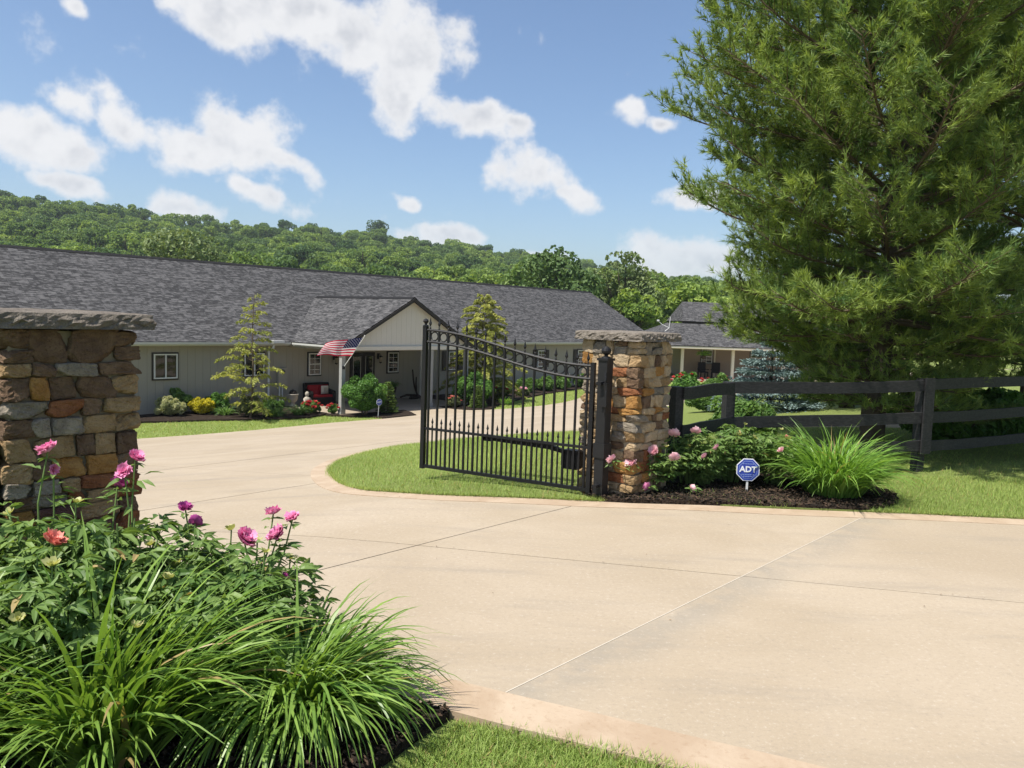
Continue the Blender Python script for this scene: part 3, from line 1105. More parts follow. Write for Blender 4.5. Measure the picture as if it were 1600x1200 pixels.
# ------------------------------------------------------------------ iron gate
GA = np.array([.835, 8.255])           # hinge stile
GB = np.array([-1.022, 9.308])         # free end
gd = (GB - GA) / np.linalg.norm(GB - GA)
GL = float(np.linalg.norm(GB - GA))
gate_rz = math.atan2(gd[1], gd[0])
FIN = [(.0, 0), (.011, .0), (.011, .012), (.006, .018), (.013, .026), (.006, .034), (.008, .04), (.018, .062), (.011, .085), (.0, .135)]


def make_gate():
    root = thing('iron_gate', 'black wrought iron driveway gate leaf standing open over the lawn', 'gate', (GA[0], GA[1], 0), gate_rz)
    zb, zm = .085, .53

    def ztop(x):
        return 1.385 + .295 * (.5 - .5 * math.cos(math.pi * min(1, max(0, (x - .05) / (GL - .05)))))
    xs = [.055 + .125 * i for i in range(17)]
    k = (GL - .05 - .055) / 16
    xs = [.06 + (GL - .125) / 16 * i for i in range(17)]
    MB().bar((0, 0, zb - .03), (0, 0, 1.42), .045).build('hinge_stile', M['iron'], root)
    e = MB().bar((GL, 0, zb - .03), (GL, 0, 1.72), .05).build('end_stile', M['iron'], root)
    MB().lathe([(0.001, 0), (.034, 0), (.034, .012), (.014, .02), (.014, .032), (.03, .05), (.034, .062), (.026, .08), (.001, .092)], (GL, 0, 1.72), 10).build('ball_finial', M['iron'], e)
    line = [(x, 0, ztop(x)) for x in np.linspace(.0, GL, 28)]
    MB().tube(line, .0165, 6).build('top_rail', M['iron'], root)
    MB().tube([(a, b, c - .135) for a, b, c in line], .0165, 6).build('lower_arch_rail', M['iron'], root)
    MB().bar((0, 0, zm), (GL, 0, zm), .032, .026).build('middle_rail', M['iron'], root)
    MB().bar((0, 0, zb), (GL, 0, zb), .036, .036).build('bottom_rail', M['iron'], root)
    fm = MB().lathe(FIN, (0, 0, 0), 8).build('finial', M['iron'])
    fs = MB().lathe([(r_ * .85, z_ * .8) for r_, z_ in FIN], (0, 0, 0), 8).build('finial', M['iron'])
    rg_ = MB()
    a = np.linspace(0, 2 * math.pi, 19)
    rg_.tube([(math.cos(t) * .048, 0, math.sin(t) * .048) for t in a], .008, 5, False)
    rm = rg_.build('ring', M['iron'])
    for x in xs:
        p = MB().bar((x, 0, zb), (x, 0, ztop(x) + .012), .021).build('picket', M['iron'], root)
        child('finial', fm.data, p, (x, 0, ztop(x) + .012))
    for i in range(16):
        x = (xs[i] + xs[i + 1]) / 2
        p = MB().bar((x, 0, zb), (x, 0, zm + .035), .014).build('short_picket', M['iron'], root)
        child('finial', fs.data, p, (x, 0, zm + .03))
        zc = (ztop(x) * 2 - .135) / 2
        sl = math.atan2(ztop(x + .02) - ztop(x - .02), .04)
        child('ring', rm.data, root, (x, 0, zc), (0, -sl, 0))
    for o in (fm, fs, rm):
        bpy.data.objects.remove(o)
    return root


make_gate()
op = thing('gate_opener', 'black gate opener arm and motor box fixed along the gate middle rail', 'gate opener', (GA[0], GA[1], 0), gate_rz)
MB().prism([(1.30, .475), (1.30, .525), (.50, .515), (.34, .47), (.34, .43), (.50, .455)], 'y', -.085, -.035).build('arm', M['plastic_black'], op)
mb = MB()
mb.prism([(.14, .29), (.16, .27), (.31, .27), (.345, .31), (.345, .44), (.32, .475), (.16, .475), (.14, .45)], 'y', -.15, -.03)
mb.build('motor_housing', M['plastic_black'], op)
MB().box((1.27, -.05, .50), (.10, .06, .07)).build('bracket', M['steel_post'], op)

gp = thing('gate_post', 'square black steel hinge post with ball top against the sunlit pillar', 'post', (.955, 8.20, 0), math.pi / 2 - TH)
MB().bar((0, 0, -.1), (0, 0, 1.45), .11).build('shaft', M['steel_post'], gp)
MB().box((0, 0, 1.462), (.135, .135, .024)).build('post_cap', M['steel_post'], gp)
MB().lathe([(.001, 1.474), (.05, 1.474), (.045, 1.488), (.02, 1.495), (.02, 1.505), (.046, 1.525), (.052, 1.548), (.043, 1.574), (.02, 1.592), (.001, 1.597)], (0, 0, 0), 14).build('ball_finial', M['iron'], gp)
MB().box((0, 0, .52), (.136, .136, .15)).build('collar', M['steel_post'], gp)
for z_ in (.16, 1.22):
    MB().bar((-.05, 0, z_), (-.15, -.02, z_), .05, .03).build('hinge', M['iron'], gp)
MB().box((-.062, -.045, 1.10), (.05, .07, .24)).build('control_box', M['plastic_black'], gp)
MB().tube([(-.07, -.05, 1.33), (-.085, -.06, 1.25), (-.075, -.06, 1.1), (-.06, -.05, .9)], .01, 6).build('cable', M['plastic_black'], gp)

# ------------------------------------------------------------------ fences
def board(mbx, a, b, z0, z1, h, th, seed):
    rg = np.random.default_rng(seed)
    a, b = np.array(a), np.array(b)
    d = unit(b - a)
    nrm = np.array([d[1], -d[0]])
    ts = np.linspace(0, 1, 9)
    wob = np.cumsum(rg.normal(0, .003, 9)) + .006 * np.sin(ts * 5 + seed)
    V = []
    for t, w in zip(ts, wob):
        c = a + (b - a) * t
        z = z0 + (z1 - z0) * t + w
        for s, zz in ((0, 0), (th, 0), (th, h), (0, h)):
            p = c + nrm * s
            V.append((p[0], p[1], z + zz + rg.normal(0, .0015)))
    n = len(ts)
    Q = [(i * 4 + j, i * 4 + (j + 1) % 4, (i + 1) * 4 + (j + 1) % 4, (i + 1) * 4 + j) for i in range(n - 1) for j in range(4)] + [(0, 1, 2, 3), ((n - 1) * 4 + 3, (n - 1) * 4 + 2, (n - 1) * 4 + 1, (n - 1) * 4)]
    mbx.add(V, [q[::-1] for q in Q])


def make_fence(label, posts, sections, rails=((.29, .135), (.67, .14), (1.10, .14))):
    """posts: (x, y, top z, cover); sections: index pairs"""
    x0, y0 = posts[0][0], posts[0][1]
    root = thing('board_fence', label, 'fence', (x0, y0, 0))
    for (x, y, top, cov, rz) in posts:
        p = MB().box((x - x0, y - y0, top / 2 - .15), (.115, .115, top + .3 - .01), rz).build('post', M['fence'], root)
        if cov:
            dx, dy = math.sin(rz) * .11, -math.cos(rz) * .11
            MB().box((x - x0 + dx, y - y0 + dy, top / 2 + .14), (.165, .024, top - .26), rz).build('cover_board', M['fence'], p)
    k = 0
    for (i, j) in sections:
        a, b = posts[i], posts[j]
        d = unit(np.array([b[0] - a[0], b[1] - a[1]]))
        nr = np.array([d[1], -d[0]])
        for z, h in rails:
            mbx = MB()
            za, zb_ = z + a[2] - 1.24, z + b[2] - 1.24
            e = .012
            board(mbx, np.array(a[:2]) - (x0, y0) + nr * .06 + d * e, np.array(b[:2]) - (x0, y0) + nr * .06 - d * e, za, zb_, h, .034, k + 3)
            mbx.build('rail', M['fence'], root)
            k += 1


f_p = [(1.86, 8.98, 1.15, False, .5), (2.62, 9.62, 1.18, False, .25), (5.36, 10.42, 1.25, True, .4), (7.75, 11.75, 1.26, True, .5), (10.3, 13.0, 1.26, True, .45)]
make_fence('black three-board fence running from the sunlit pillar past the pine', f_p, [(0, 1), (1, 2), (2, 3), (3, 4)])
make_fence('black board fence end at the left edge by the shaded pillar', [(-2.77, 4.16, 1.13, False, .7), (-4.7, 3.0, 1.13, False, .5)], [(0, 1)])


# ------------------------------------------------------------------ yard signs
def text_mesh(txt, size, mat_, parent, name, loc, rot=(math.pi / 2, 0, 0), depth=.001, sx=1.0, off=.0, shear=0.0):
    cu = bpy.data.curves.new('lettering', 'FONT')
    cu.body = txt
    cu.size = size
    cu.align_x = 'CENTER'
    cu.align_y = 'CENTER'
    cu.extrude = depth
    cu.offset = off
    cu.shear = shear
    cu.resolution_u = 3
    o = bpy.data.objects.new('tmp', cu)
    COL.objects.link(o)
    dg = bpy.context.evaluated_depsgraph_get()
    me = bpy.data.meshes.new_from_object(o.evaluated_get(dg))
    bpy.data.objects.remove(o)
    me.materials.clear()
    me.materials.append(mat_)
    c = child(name, me, parent, loc, rot, (sx, 1, 1))
    return c


M['sign_blue'] = simple('sign_blue', (.018, .045, .30), .35, .4, .06, 6)
M['sign_white'] = simple('sign_white', (.72, .74, .78), .4, .3, .04, 6)
M['sign_pale'] = simple('sign_pale_blue', (.22, .30, .55), .4, .3, .04, 6)


def octagon(r_):
    return [(r_ * math.cos(math.pi / 8 + i * math.pi / 4), r_ * math.sin(math.pi / 8 + i * math.pi / 4)) for i in range(8)]


def make_sign(label, loc, rz, w, zc, lean=0.0):
    root = thing('yard_sign', label, 'yard sign', loc, rz)
    root.rotation_euler = (0, lean, rz)
    R_ = w / 2 / math.cos(math.pi / 8)
    off = [(x, z + zc) for x, z in octagon(R_)]
    p = MB().prism(off, 'y', -.004, .004).build('panel', M['sign_white'], root)
    MB().prism([(x, z + zc) for x, z in octagon(R_ * .93)], 'y', -.006, -.0035).build('blue_face', M['sign_blue'], p)
    MB().prism([(x, z + zc) for x, z in octagon(R_ * .80)], 'y', -.0068, -.0055).build('pale_ring', M['sign_pale'], p)
    MB().prism([(x, z + zc) for x, z in octagon(R_ * .755)], 'y', -.0078, -.0062).build('inner_face', M['sign_blue'], p)
    text_mesh('ADT', w * .36, M['sign_white'], p, 'lettering', (0, -.010, zc + w * .015), sx=1.02, off=w * .012)
    mb = MB()
    for z_, n_ in ((.27, 7), (-.215, 8), (-.30, 6)):
        for i in range(n_):
            x_ = (i - (n_ - 1) / 2) * w * .072
            mb.box((x_, -.0085, zc + z_ * w), (w * .05, .001, w * .035))
    mb.build('small_print', M['sign_pale'], p)
    MB().bar((0, .008, -.15), (0, .008, zc + w * .2), .022, .012).build('stake', M['white'], root)
    return root


make_sign('blue octagonal ADT yard sign in the mulch by the sunlit pillar', (2.62, 8.68, .04), -.10, .245, .24)

# ------------------------------------------------------------------ main house (frame: x along the front, y into the house, z up from the floor)
HOUSE_RZ = math.atan2(UY, UX)
EZ, RY, RZ_ = 2.64, 5.95, 5.94           # eave height, ridge line
SLOPE = (RZ_ - EZ) / RY
S0, S1 = -14.0, 34.6
PC, PH, PY, PZ = 9.63, 3.56, -3.4, 4.58   # porch centre, half width, front, peak


def roof_uv(V, ax_u, ax_v):
    V = np.asarray(V)
    return np.column_stack([V @ np.array(ax_u), V @ np.array(ax_v)])


def slab_roof(name, quad, parent, th=.06, axes=None):
    """roof plane with thickness and shingle uv"""
    V = np.array(quad, float)
    nrm = np.cross(V[1] - V[0], V[2] - V[0])
    nrm /= np.linalg.norm(nrm)
    if nrm[2] < 0:
        V = V[::-1]
        nrm = -nrm
    n = len(V)
    A = np.concatenate([V, V - nrm * th])
    hor = unit(np.cross([0, 0, 1.0], nrm))
    upv = np.cross(nrm, hor)
    uv = np.column_stack([A @ hor, A @ upv])
    sides = np.array([(i, n + i, n + (i + 1) % n, (i + 1) % n) for i in range(n)])
    faces = [np.array([list(range(n))]), np.array([list(range(2 * n - 1, n - 1, -1))]), sides]
    return build(name, A, faces, M['shingle'], parent, uv=uv)


def window(parent, s, z, w, h, y, mull='slide', shut=False, tint=None):
    root = bpy.data.objects.new('window', None)
    COL.objects.link(root)
    root.parent = parent
    root.location = (s, y, z)
    d = .05
    MB().box((0, -.012, 0), (w + .11, .03, h + .11)).build('surround', M['dark_trim'], root)
    f = .045
    mb = MB()
    for sx in (-1, 1):
        mb.box((sx * (w / 2 - f / 2), -.045, 0), (f, .05, h))
    for sz in (-1, 1):
        mb.box((0, -.045, sz * (h / 2 - f / 2)), (w - 2 * f, .05, f))
    mb.build('frame', M['white'], root)
    if mull == 'slide':
        MB().box((0, -.046, 0), (f, .05, h - 2 * f)).build('mullion', M['white'], root)
        for sx in (-1, 1):
            MB().box((sx * w / 4, -.036, 0), (w / 2 - f * 1.5, .008, h - 2 * f)).build('pane', M['glass'], root)
    else:
        MB().box((0, -.046, 0), (w - 2 * f, .05, f)).build('mullion', M['white'], root)
        for sz in (-1, 1):
            MB().box((0, -.036, sz * h / 4), (w - 2 * f, .008, h / 2 - f * 1.5)).build('pane', M['glass'], root)
            MB().box((0, -.043, sz * h / 4), (.016, .008, h / 2 - f * 1.5)).build('muntin', M['white'], root)
            MB().box((0, -.0442, sz * h / 4), (w - 2 * f, .006, .016)).build('muntin', M['white'], root)
    if shut:
        for sx in (-1, 1):
            sh = MB().box((sx * (w / 2 + .24), -.02, 0), (.32, .03, h + .06)).build('shutter', M['dark_trim'], root)
            for k in range(2):
                MB().box((sx * (w / 2 + .24), -.038, (k - .5) * h / 2), (.24, .012, h / 2 - .09)).build('shutter_panel', M['dark_trim'], sh)
    return root


def make_house():
    root = thing('house', 'long low grey house with dark shingle roof and gabled porch', 'house', (EAVE0[0], EAVE0[1], FLOOR), HOUSE_RZ)
    kind(root, 'thing')
    WY = .4
    # walls
    MB().box(((S0 + S1) / 2, WY + .13, (EZ - .5) / 2), (S1 - S0 - .6, .2, EZ + .5)).build('front_wall', M['siding'], root)
    for s in (S0 + .35, S1 - .35):
        MB().prism([(WY + .24, -.5), (WY + .24, EZ + .1), (RY, RZ_ - .15), (2 * RY - WY - .24, EZ + .1), (2 * RY - WY - .24, -.5)], 'x', s - .1, s + .1).build('end_wall', M['siding'], root)
    MB().box(((S0 + S1) / 2, 2 * RY - WY, (EZ - .5) / 2), (S1 - S0 - .6, .2, EZ + .5)).build('back_wall', M['siding'], root)
    # vertical siding boards on the part of the front one can see
    bw = .30
    ss = np.arange(-5.0, S1 - .35, bw)
    bme = MB().box((0, 0, 1.12), (bw - .006, .012, 2.84)).build('siding_board', M['siding'])
    for s in ss:
        child('siding_board', bme.data, root, (s + bw / 2, WY + .02 + random.uniform(-.002, .002), 0))
    bpy.data.objects.remove(bme)
    # main roof
    ov = .0
    rf = slab_roof('roof', [(S0, -.04, EZ - .02), (S1, -.04, EZ - .02), (S1, RY, RZ_), (S0, RY, RZ_)], root)
    slab_roof('roof', [(S1, 2 * RY + .04, EZ - .02), (S0, 2 * RY + .04, EZ - .02), (S0, RY, RZ_), (S1, RY, RZ_)], root)
    MB().prism([(RY - .17, RZ_ - .075), (RY, RZ_ + .025), (RY + .17, RZ_ - .075), (RY, RZ_ - .02)], 'x', S0, S1).build('ridge_cap', M['shingle'], root)
    for s in (S0, S1):
        mb = MB()
        mb.prism([(-.02, EZ - .20), (-.02, EZ - .075), (RY, RZ_ - .06), (2 * RY + .02, EZ - .075), (2 * RY + .02, EZ - .20), (RY, RZ_ - .22)], 'x', s - .03, s + .03)
        mb.build('rake_board', M['dark_trim'], root)
    # eave: soffit, fascia, gutter
    MB().box(((S0 + S1) / 2, .20, EZ - .155), (S1 - S0 - .1, .42, .02)).build('soffit', M['soffit'], root)
    GUT = [(0, 0), (-.085, 0), (-.125, .045), (-.125, .115), (-.105, .115), (-.105, .05), (-.075, .02), (0, .02)]
    for a, b in ((S0, PC - PH - .12), (PC + PH + .12, S1)):
        MB().box(((a + b) / 2, -.012, EZ - .105), (b - a, .024, .14)).build('fascia', M['trim'], root)
        MB().prism([(p[0] - .025, p[1] + EZ - .15) for p in GUT], 'x', a + .02, b).build('gutter', M['trim'], root)
    # porch gable
    g = PH
    z0 = EZ - .02
    back = (PZ - EZ) / SLOPE
    pk = PZ
    slab_roof('porch_roof', [(PC - g, PY, z0), (PC, PY, pk), (PC, back, pk), (PC - g, -.05, z0)], root, .05)
    slab_roof('porch_roof', [(PC + g, PY, z0), (PC + g, -.05, z0), (PC, back, pk), (PC, PY, pk)], root, .05)
    MB().prism([(PC - .16, pk - .065), (PC, pk + .03), (PC + .16, pk - .065), (PC, pk - .01)], 'y', PY - .01, back - .15).build('ridge_cap', M['shingle'], root)
    dz = .13
    for sg in (-1, 1):
        MB().prism([(PC + sg * (g + .03), z0 - .07), (PC, pk - .045), (PC, pk - .045 - dz), (PC + sg * (g - .14), z0 - .09), (PC + sg * (g + .03), z0 - .12)], 'y', PY - .035, PY + .005).build('rake_board', M['dark_trim'], root)
        MB().box((PC + sg * (g - .05), (PY - .05) / 2, EZ - .12), (.024, -PY - .05, .13)).build('fascia', M['trim'], root)
        pts = [(PC + sg * (g - .035 - p[0]), p[1] + EZ - .165) for p in GUT]
        MB().prism(pts if sg > 0 else pts[::-1], 'y', PY + .04, -.16).build('gutter', M['trim'], root)
    # gable face: vertical boards cut to the rake
    gy = PY + .22
    MB().prism([(PC - g + .2, EZ - .05), (PC, pk - .1), (PC + g - .2, EZ - .05)], 'y', gy + .02, gy + .06).build('gable_wall', M['siding_gable'], root)
    bw2 = .26
    for k in range(int((2 * g - .4) / bw2)):
        x0 = PC - g + .22 + k * bw2
        x1 = x0 + bw2 - .005
        f = lambda x: pk - .1 - abs(x - PC) * SLOPE
        lo = EZ - .06
        pts = [(x0, lo), (x1, lo), (x1, max(lo + .01, f(x1)))] + ([(PC, f(PC))] if x0 < PC < x1 else []) + [(x0, max(lo + .01, f(x0)))]
        MB().prism(pts, 'y', gy, gy + .022).build('gable_board', M['siding_gable'], root)
    MB().box((PC, gy + .0, EZ - .135), (2 * g - .1, .20, .15)).build('porch_beam', M['siding_gable'], root)
    for sg in (-1, 1):
        MB().box((PC + sg * (g - .2), (gy + WY) / 2, EZ - .155), (.18, WY - gy - .25, .13)).build('porch_beam', M['siding_gable'], root)
    MB().box((PC, (gy + WY) / 2, EZ - .225), (2 * g - .2, WY - gy - .02, .02)).build('porch_ceiling', M['soffit'], root)
    MB().box((PC + .1, (PY + WY) / 2 - .05, -.14), (2 * g + .5, WY - PY + .2, .24)).build('porch_floor', M['porch_floor'], root)
    for s in (6.25, 10.82, 12.95):
        p = MB().box((s, gy + .02, (EZ - .21) / 2 - .01), (.17, .17, EZ - .2)).build('porch_post', M['post_grey'], root)
        MB().box((s, gy + .02, .08), (.21, .21, .17)).build('post_base', M['post_grey'], p)
    # openings
    window(root, 1.05, 1.71, .87, .90, WY)
    window(root, 4.62, 1.70, .87, .90, WY)
    window(root, 7.45, 1.66, .60, .92, WY, 'hung')
    window(root, 11.74, 1.65, .62, .92, WY, 'hung')
    for s in (15.6, 22.55, 26.3, 30.2):
        window(root, s, 1.66, .62, .92, WY, 'hung', True)
    dr = bpy.data.objects.new('door', None)
    COL.objects.link(dr)
    dr.parent = root
    dr.location = (9.98, WY, 0)
    MB().box((0, -.02, 1.06), (1.36, .05, 2.14)).build('door_frame', M['dark_trim'], dr)
    for sx in (-.34, .34):
        MB().box((sx, -.052, 1.05), (.60, .022, 2.04)).build('leaf', M['dark_trim'], dr)
        MB().box((sx, -.066, 1.22), (.36, .012, 1.45)).build('pane', M['glass'], dr)
        MB().box((sx - .2, -.072, 1.22), (.018, .01, 1.5)).build('bead', M['trim'], dr)
        MB().box((sx + .2, -.072, 1.22), (.018, .01, 1.5)).build('bead', M['trim'], dr)
    MB().tube([(.05, -.08, 1.0), (.05, -.11, 1.0), (.13, -.11, 1.0)], .012, 6).build('handle', M['iron'], dr)
    # downspouts
    for s, y in ((5.21, .28), (PC + PH + .2, .28)):
        d = MB()
        d.tube([(s, -.07, EZ - .14), (s, -.05, EZ - .26), (s, y, EZ - .42), (s, y, .1), (s, y - .15, .0)], .042, 8)
        d.build('downspout', M['white'], root)
    MB().box((5.36, -.1, EZ - .02), (.52, .22, .10)).build('gutter_guard', M['white'], root)
    # meter box, conduits
    mbx = MB().box((5.83, .30, 1.19), (.42, .18, .70)).build('meter_box', M['siding'], root)
    MB().lathe([(.001, .0), (.085, .0), (.085, .05), (.06, .09), (.001, .1)], (0, 0, 0), 12).build('meter_dial', M['glass'], mbx)
    mbx.children[0].location = (5.8, .21, 1.40)
    mbx.children[0].rotation_euler = (math.pi / 2, 0, 0)
    for k in range(2):
        MB().tube([(5.74 + k * .13, .32, .84), (5.74 + k * .13, .32, -.05)], .03, 8).build('conduit', M['white'], root)
    return root


make_house()


def house_pt(s, y, z=0.0):
    p = hw(s, y)
    return (p[0], p[1], FLOOR + z)


M['bulb_glass'] = make_glass('lantern_glass', (.25, .22, .16))


def lantern(label, s, col='iron'):
    r_ = thing('wall_lantern', label, 'lantern', house_pt(s, .40, 1.95), HOUSE_RZ, 'porch wall lanterns')
    MB().box((0, -.01, 0), (.11, .03, .26)).build('back_plate', M['iron'], r_)
    MB().tube([(0, -.02, .06), (0, -.12, .12), (0, -.18, .08), (0, -.18, .03)], .012, 6).build('arm', M['iron'], r_)
    MB().lathe([(.001, .05), (.10, -.01), (.115, -.03), (.001, -.03)], (0, -.18, 0), 6).build('hood', M['iron'], r_)
    MB().lathe([(.085, -.03), (.06, -.26), (.001, -.26)], (0, -.18, 0), 6).build('lantern_glass', M['bulb_glass'], r_)
    MB().lathe([(.07, -.255), (.075, -.275), (.02, -.32), (.001, -.33)], (0, -.18, 0), 6).build('base', M['iron'], r_)


lantern('dark wall lantern between the porch door and its small window', 10.88)
lantern('dark wall lantern just under the flag beside the porch door', 8.45)

# ------------------------------------------------------------------ things on the porch
M['wicker'] = simple('black_wicker', (.014, .012, .012), .7, .2, .3, 30, .6, 80)
M['cushion'] = simple('red_cushion', (.26, .018, .022), .85, .1, .15, 12)
M['cream'] = simple('cream_cloth', (.55, .50, .42), .85, .1, .1, 10)
M['concrete_grey'] = simple('cast_stone', (.34, .31, .26), .9, .15, .2, 9)
M['terracotta'] = simple('dark_clay', (.06, .045, .035), .85, .15, .2, 9)
M['oldwood'] = simple('dark_old_wood', (.035, .025, .02), .85, .15, .3, 6)

b = thing('porch_bench', 'black wicker loveseat with red cushions on the porch', 'bench', house_pt(7.35, -.15), HOUSE_RZ - .12)
MB().box((0, 0, .20), (1.14, .62, .26)).build('seat_base', M['wicker'], b)
MB().prism([(.20, .3), (.34, .3), (.40, .86), (.30, .90), (.24, .86)], 'x', -.57, .57).build('back', M['wicker'], b)
for sx in (-1, 1):
    MB().prism([(-.33, .06), (.33, .06), (.36, .66), (.1, .62), (-.3, .58), (-.34, .5)], 'x', sx * .52 - .06, sx * .52 + .06).build('arm', M['wicker'], b)
    for sy in (-.26, .28):
        MB().box((sx * .5, sy, .035), (.07, .07, .10)).build('leg', M['wicker'], b)
MB().box((0, -.02, .37), (.90, .54, .11)).build('seat_cushion', M['cushion'], b)
MB().box((-.22, .16, .60), (.46, .13, .40), 0, Matrix.Rotation(-.22, 3, 'X')).build('back_cushion', M['cushion'], b)
MB().box((.24, .16, .60), (.44, .13, .40), 0, Matrix.Rotation(-.22, 3, 'X')).build('back_cushion', M['cushion'], b)
pl = thing('throw_pillow', 'pale patterned throw pillow on the red porch cushions', 'pillow', house_pt(7.58, -.20, .44), HOUSE_RZ - .12)
g_ = MB()
xs_ = np.linspace(-1, 1, 7)
V_ = []
for sd in (-1, 1):
    for a_ in xs_:
        for c_ in xs_:
            V_.append((a_ * .17, sd * .06 * (1 - a_ ** 4) * (1 - c_ ** 4) + .01, .17 + c_ * .17))
Q_ = []
for sd in (0, 1):
    for i in range(6):
        for j in range(6):
            q = [sd * 49 + i * 7 + j, sd * 49 + (i + 1) * 7 + j, sd * 49 + (i + 1) * 7 + j + 1, sd * 49 + i * 7 + j + 1]
            Q_.append(q if sd else q[::-1])
g_.add(V_, Q_)
cv = g_.build('cover', M['cream'], pl, smooth=True)
MB().box((0, -.055, .17), (.16, .008, .20)).build('printed_patch', M['concrete_grey'], pl)

u_ = thing('urn_planter', 'pale stone urn planter beside the porch loveseat', 'urn', house_pt(6.0, -.25), HOUSE_RZ)
MB().lathe([(.001, 0), (.14, 0), (.14, .05), (.08, .09), (.07, .16), (.16, .24), (.20, .34), (.19, .44), (.24, .49), (.24, .52), (.20, .52), (.18, .46), (.001, .46)], (0, 0, 0), 14).build('bowl', M['concrete_grey'], u_, smooth=True)
MB().lathe([(.16, .46), (.15, .58), (.10, .66), (.001, .70)], (0, 0, 0), 10).build('dark_plant', M['wicker'], u_)
st = thing('garden_statue', 'small pale seated garden statue beside the stone urn', 'statue', house_pt(6.42, -.62), HOUSE_RZ)
MB().lathe([(.001, 0), (.17, 0), (.18, .06), (.15, .14), (.13, .24), (.15, .32), (.10, .39), (.05, .42), (.055, .44), (.085, .50), (.08, .57), (.04, .62), (.001, .63)], (0, 0, 0), 12).build('figure', M['concrete_grey'], st, smooth=True)
for sx in (-1, 1):
    MB().tube([(sx * .13, 0, .34), (sx * .17, -.07, .24), (sx * .08, -.15, .20)], [.045, .04, .03], 7).build('arm', M['concrete_grey'], st, smooth=True)

pw = thing('old_plough', 'dark old plough with upright curved handle on the porch', 'plough', house_pt(12.25, -.45), HOUSE_RZ)
MB().tube([(.42, 0, .05), (.26, 0, .25), (.12, 0, .55), (.04, 0, .9), (-.02, 0, 1.36)], [.045, .045, .04, .035, .03], 7).build('handle', M['oldwood'], pw)
MB().tube([(.42, .1, .05), (.34, .12, .3), (.33, .14, .7), (.35, .15, 1.0)], [.04, .04, .035, .03], 7).build('handle', M['oldwood'], pw)
MB().tube([(.5, .05, .08), (.1, .04, .16), (-.35, .0, .20), (-.75, -.04, .12)], [.06, .06, .05, .04], 7).build('beam', M['oldwood'], pw)
MB().prism([(-.15, .0), (.25, .0), (.45, .06), (.2, .14), (-.1, .10)], 'y', -.09, .09).build('plough_share', M['iron'], pw)

# ------------------------------------------------------------------ flag
M['flag_red'] = leafmat('flag_red', (.62, .02, .06), (.62, .02, .06), .45, .7, .1, (1, 1, 1))
M['flag_white'] = leafmat('flag_white', (.82, .78, .77), (.82, .78, .77), .45, .7, .1, (1, 1, 1))
M['flag_blue'] = leafmat('flag_blue', (.015, .022, .10), (.015, .022, .10), .3, .7, .1, (1, 1, 1))


def make_flag():
    p0 = np.array([*hw(6.22, -3.29), FLOOR + 1.80])
    p1 = np.array([*hw(6.48, -4.2), FLOOR + 3.02])
    pole = thing('flag_pole', 'slanted white flag pole bracketed to the porch post', 'flag pole', tuple(p0))
    MB().tube([(0, 0, 0), tuple(p1 - p0)], .014, 8).build('pole', M['white'], pole)
    MB().lathe([(.001, 0), (.022, .008), (.022, .03), (.001, .04)], tuple(p1 - p0), 8).build('knob', M['white'], pole)
    MB().box((0, 0, -.02), (.07, .07, .12), HOUSE_RZ).build('bracket', M['iron'], pole)
    nu, nv = 40, 26
    a, b = p0 + (p1 - p0) * .95, p0 + (p1 - p0) * .36
    fl = np.array([-1.0, -.10, -.10])
    V = []

    def pt(u, v):
        ho = (b - a) * (1 - .45 * u) + np.array([.0, -.34, -.16]) * u
        base = a + ho * v
        L = 1.42
        w = .085 * math.sin(u * 7.5 + v * 2.4 + .4) * (.25 + u) + .03 * math.sin(u * 15 + v * 5)
        return base + fl * (u * L) + np.array([.12 * u * v * .3, w, .030 * math.sin(u * 9 + 1.2) * u - .10 * u * u * (1 - v)])
    for i in range(nu + 1):
        for j in range(nv + 1):
            V.append(pt(i / nu, j / nv))
    Q, mi = [], []
    for i in range(nu):
        for j in range(nv):
            Q.append((i * (nv + 1) + j, (i + 1) * (nv + 1) + j, (i + 1) * (nv + 1) + j + 1, i * (nv + 1) + j + 1))
            st = j // 2
            mi.append(2 if (i < nu * .4 and st < 7) else (0 if st % 2 == 0 else 1))
    fo = thing('flag', 'striped red and white flag with starred blue canton flying from the porch', 'flag', tuple(a))
    build('cloth', np.array(V) - a, np.array(Q), [M['flag_red'], M['flag_white'], M['flag_blue']], fo, midx=mi, smooth=True)
    sm = MB()
    for rr in range(9):
        for cc in range(6 if rr % 2 == 0 else 5):
            u = (cc * 2 + 1 + (rr % 2)) / 12 * .4
            v = (rr + 1) / 10 * 7 / 13
            c, e1, e2 = pt(u, v), pt(u + .01, v), pt(u, v + .01)
            x_, y_ = unit(e1 - c), unit(e2 - c)
            nn = np.cross(x_, y_)
            for sd in (-1, 1):
                P_ = [c + nn * .004 * sd + (x_ * math.cos(k * math.pi * .4 * .5) + y_ * math.sin(k * math.pi * .2)) * (.023 if k % 2 == 0 else .010) for k in range(10)]
                P_ = [c + nn * .004 * sd + (x_ * math.sin(k * math.pi / 5) - y_ * math.cos(k * math.pi / 5)) * (.024 if k % 2 == 0 else .010) for k in range(10)]
                sm.add(np.array(P_ + [c + nn * .004 * sd]) - a, (), [(10, k, (k + 1) % 10) for k in range(10)])
    kind(sm.build('stars', M['flag_white'], fo), 'stuff')


make_flag()


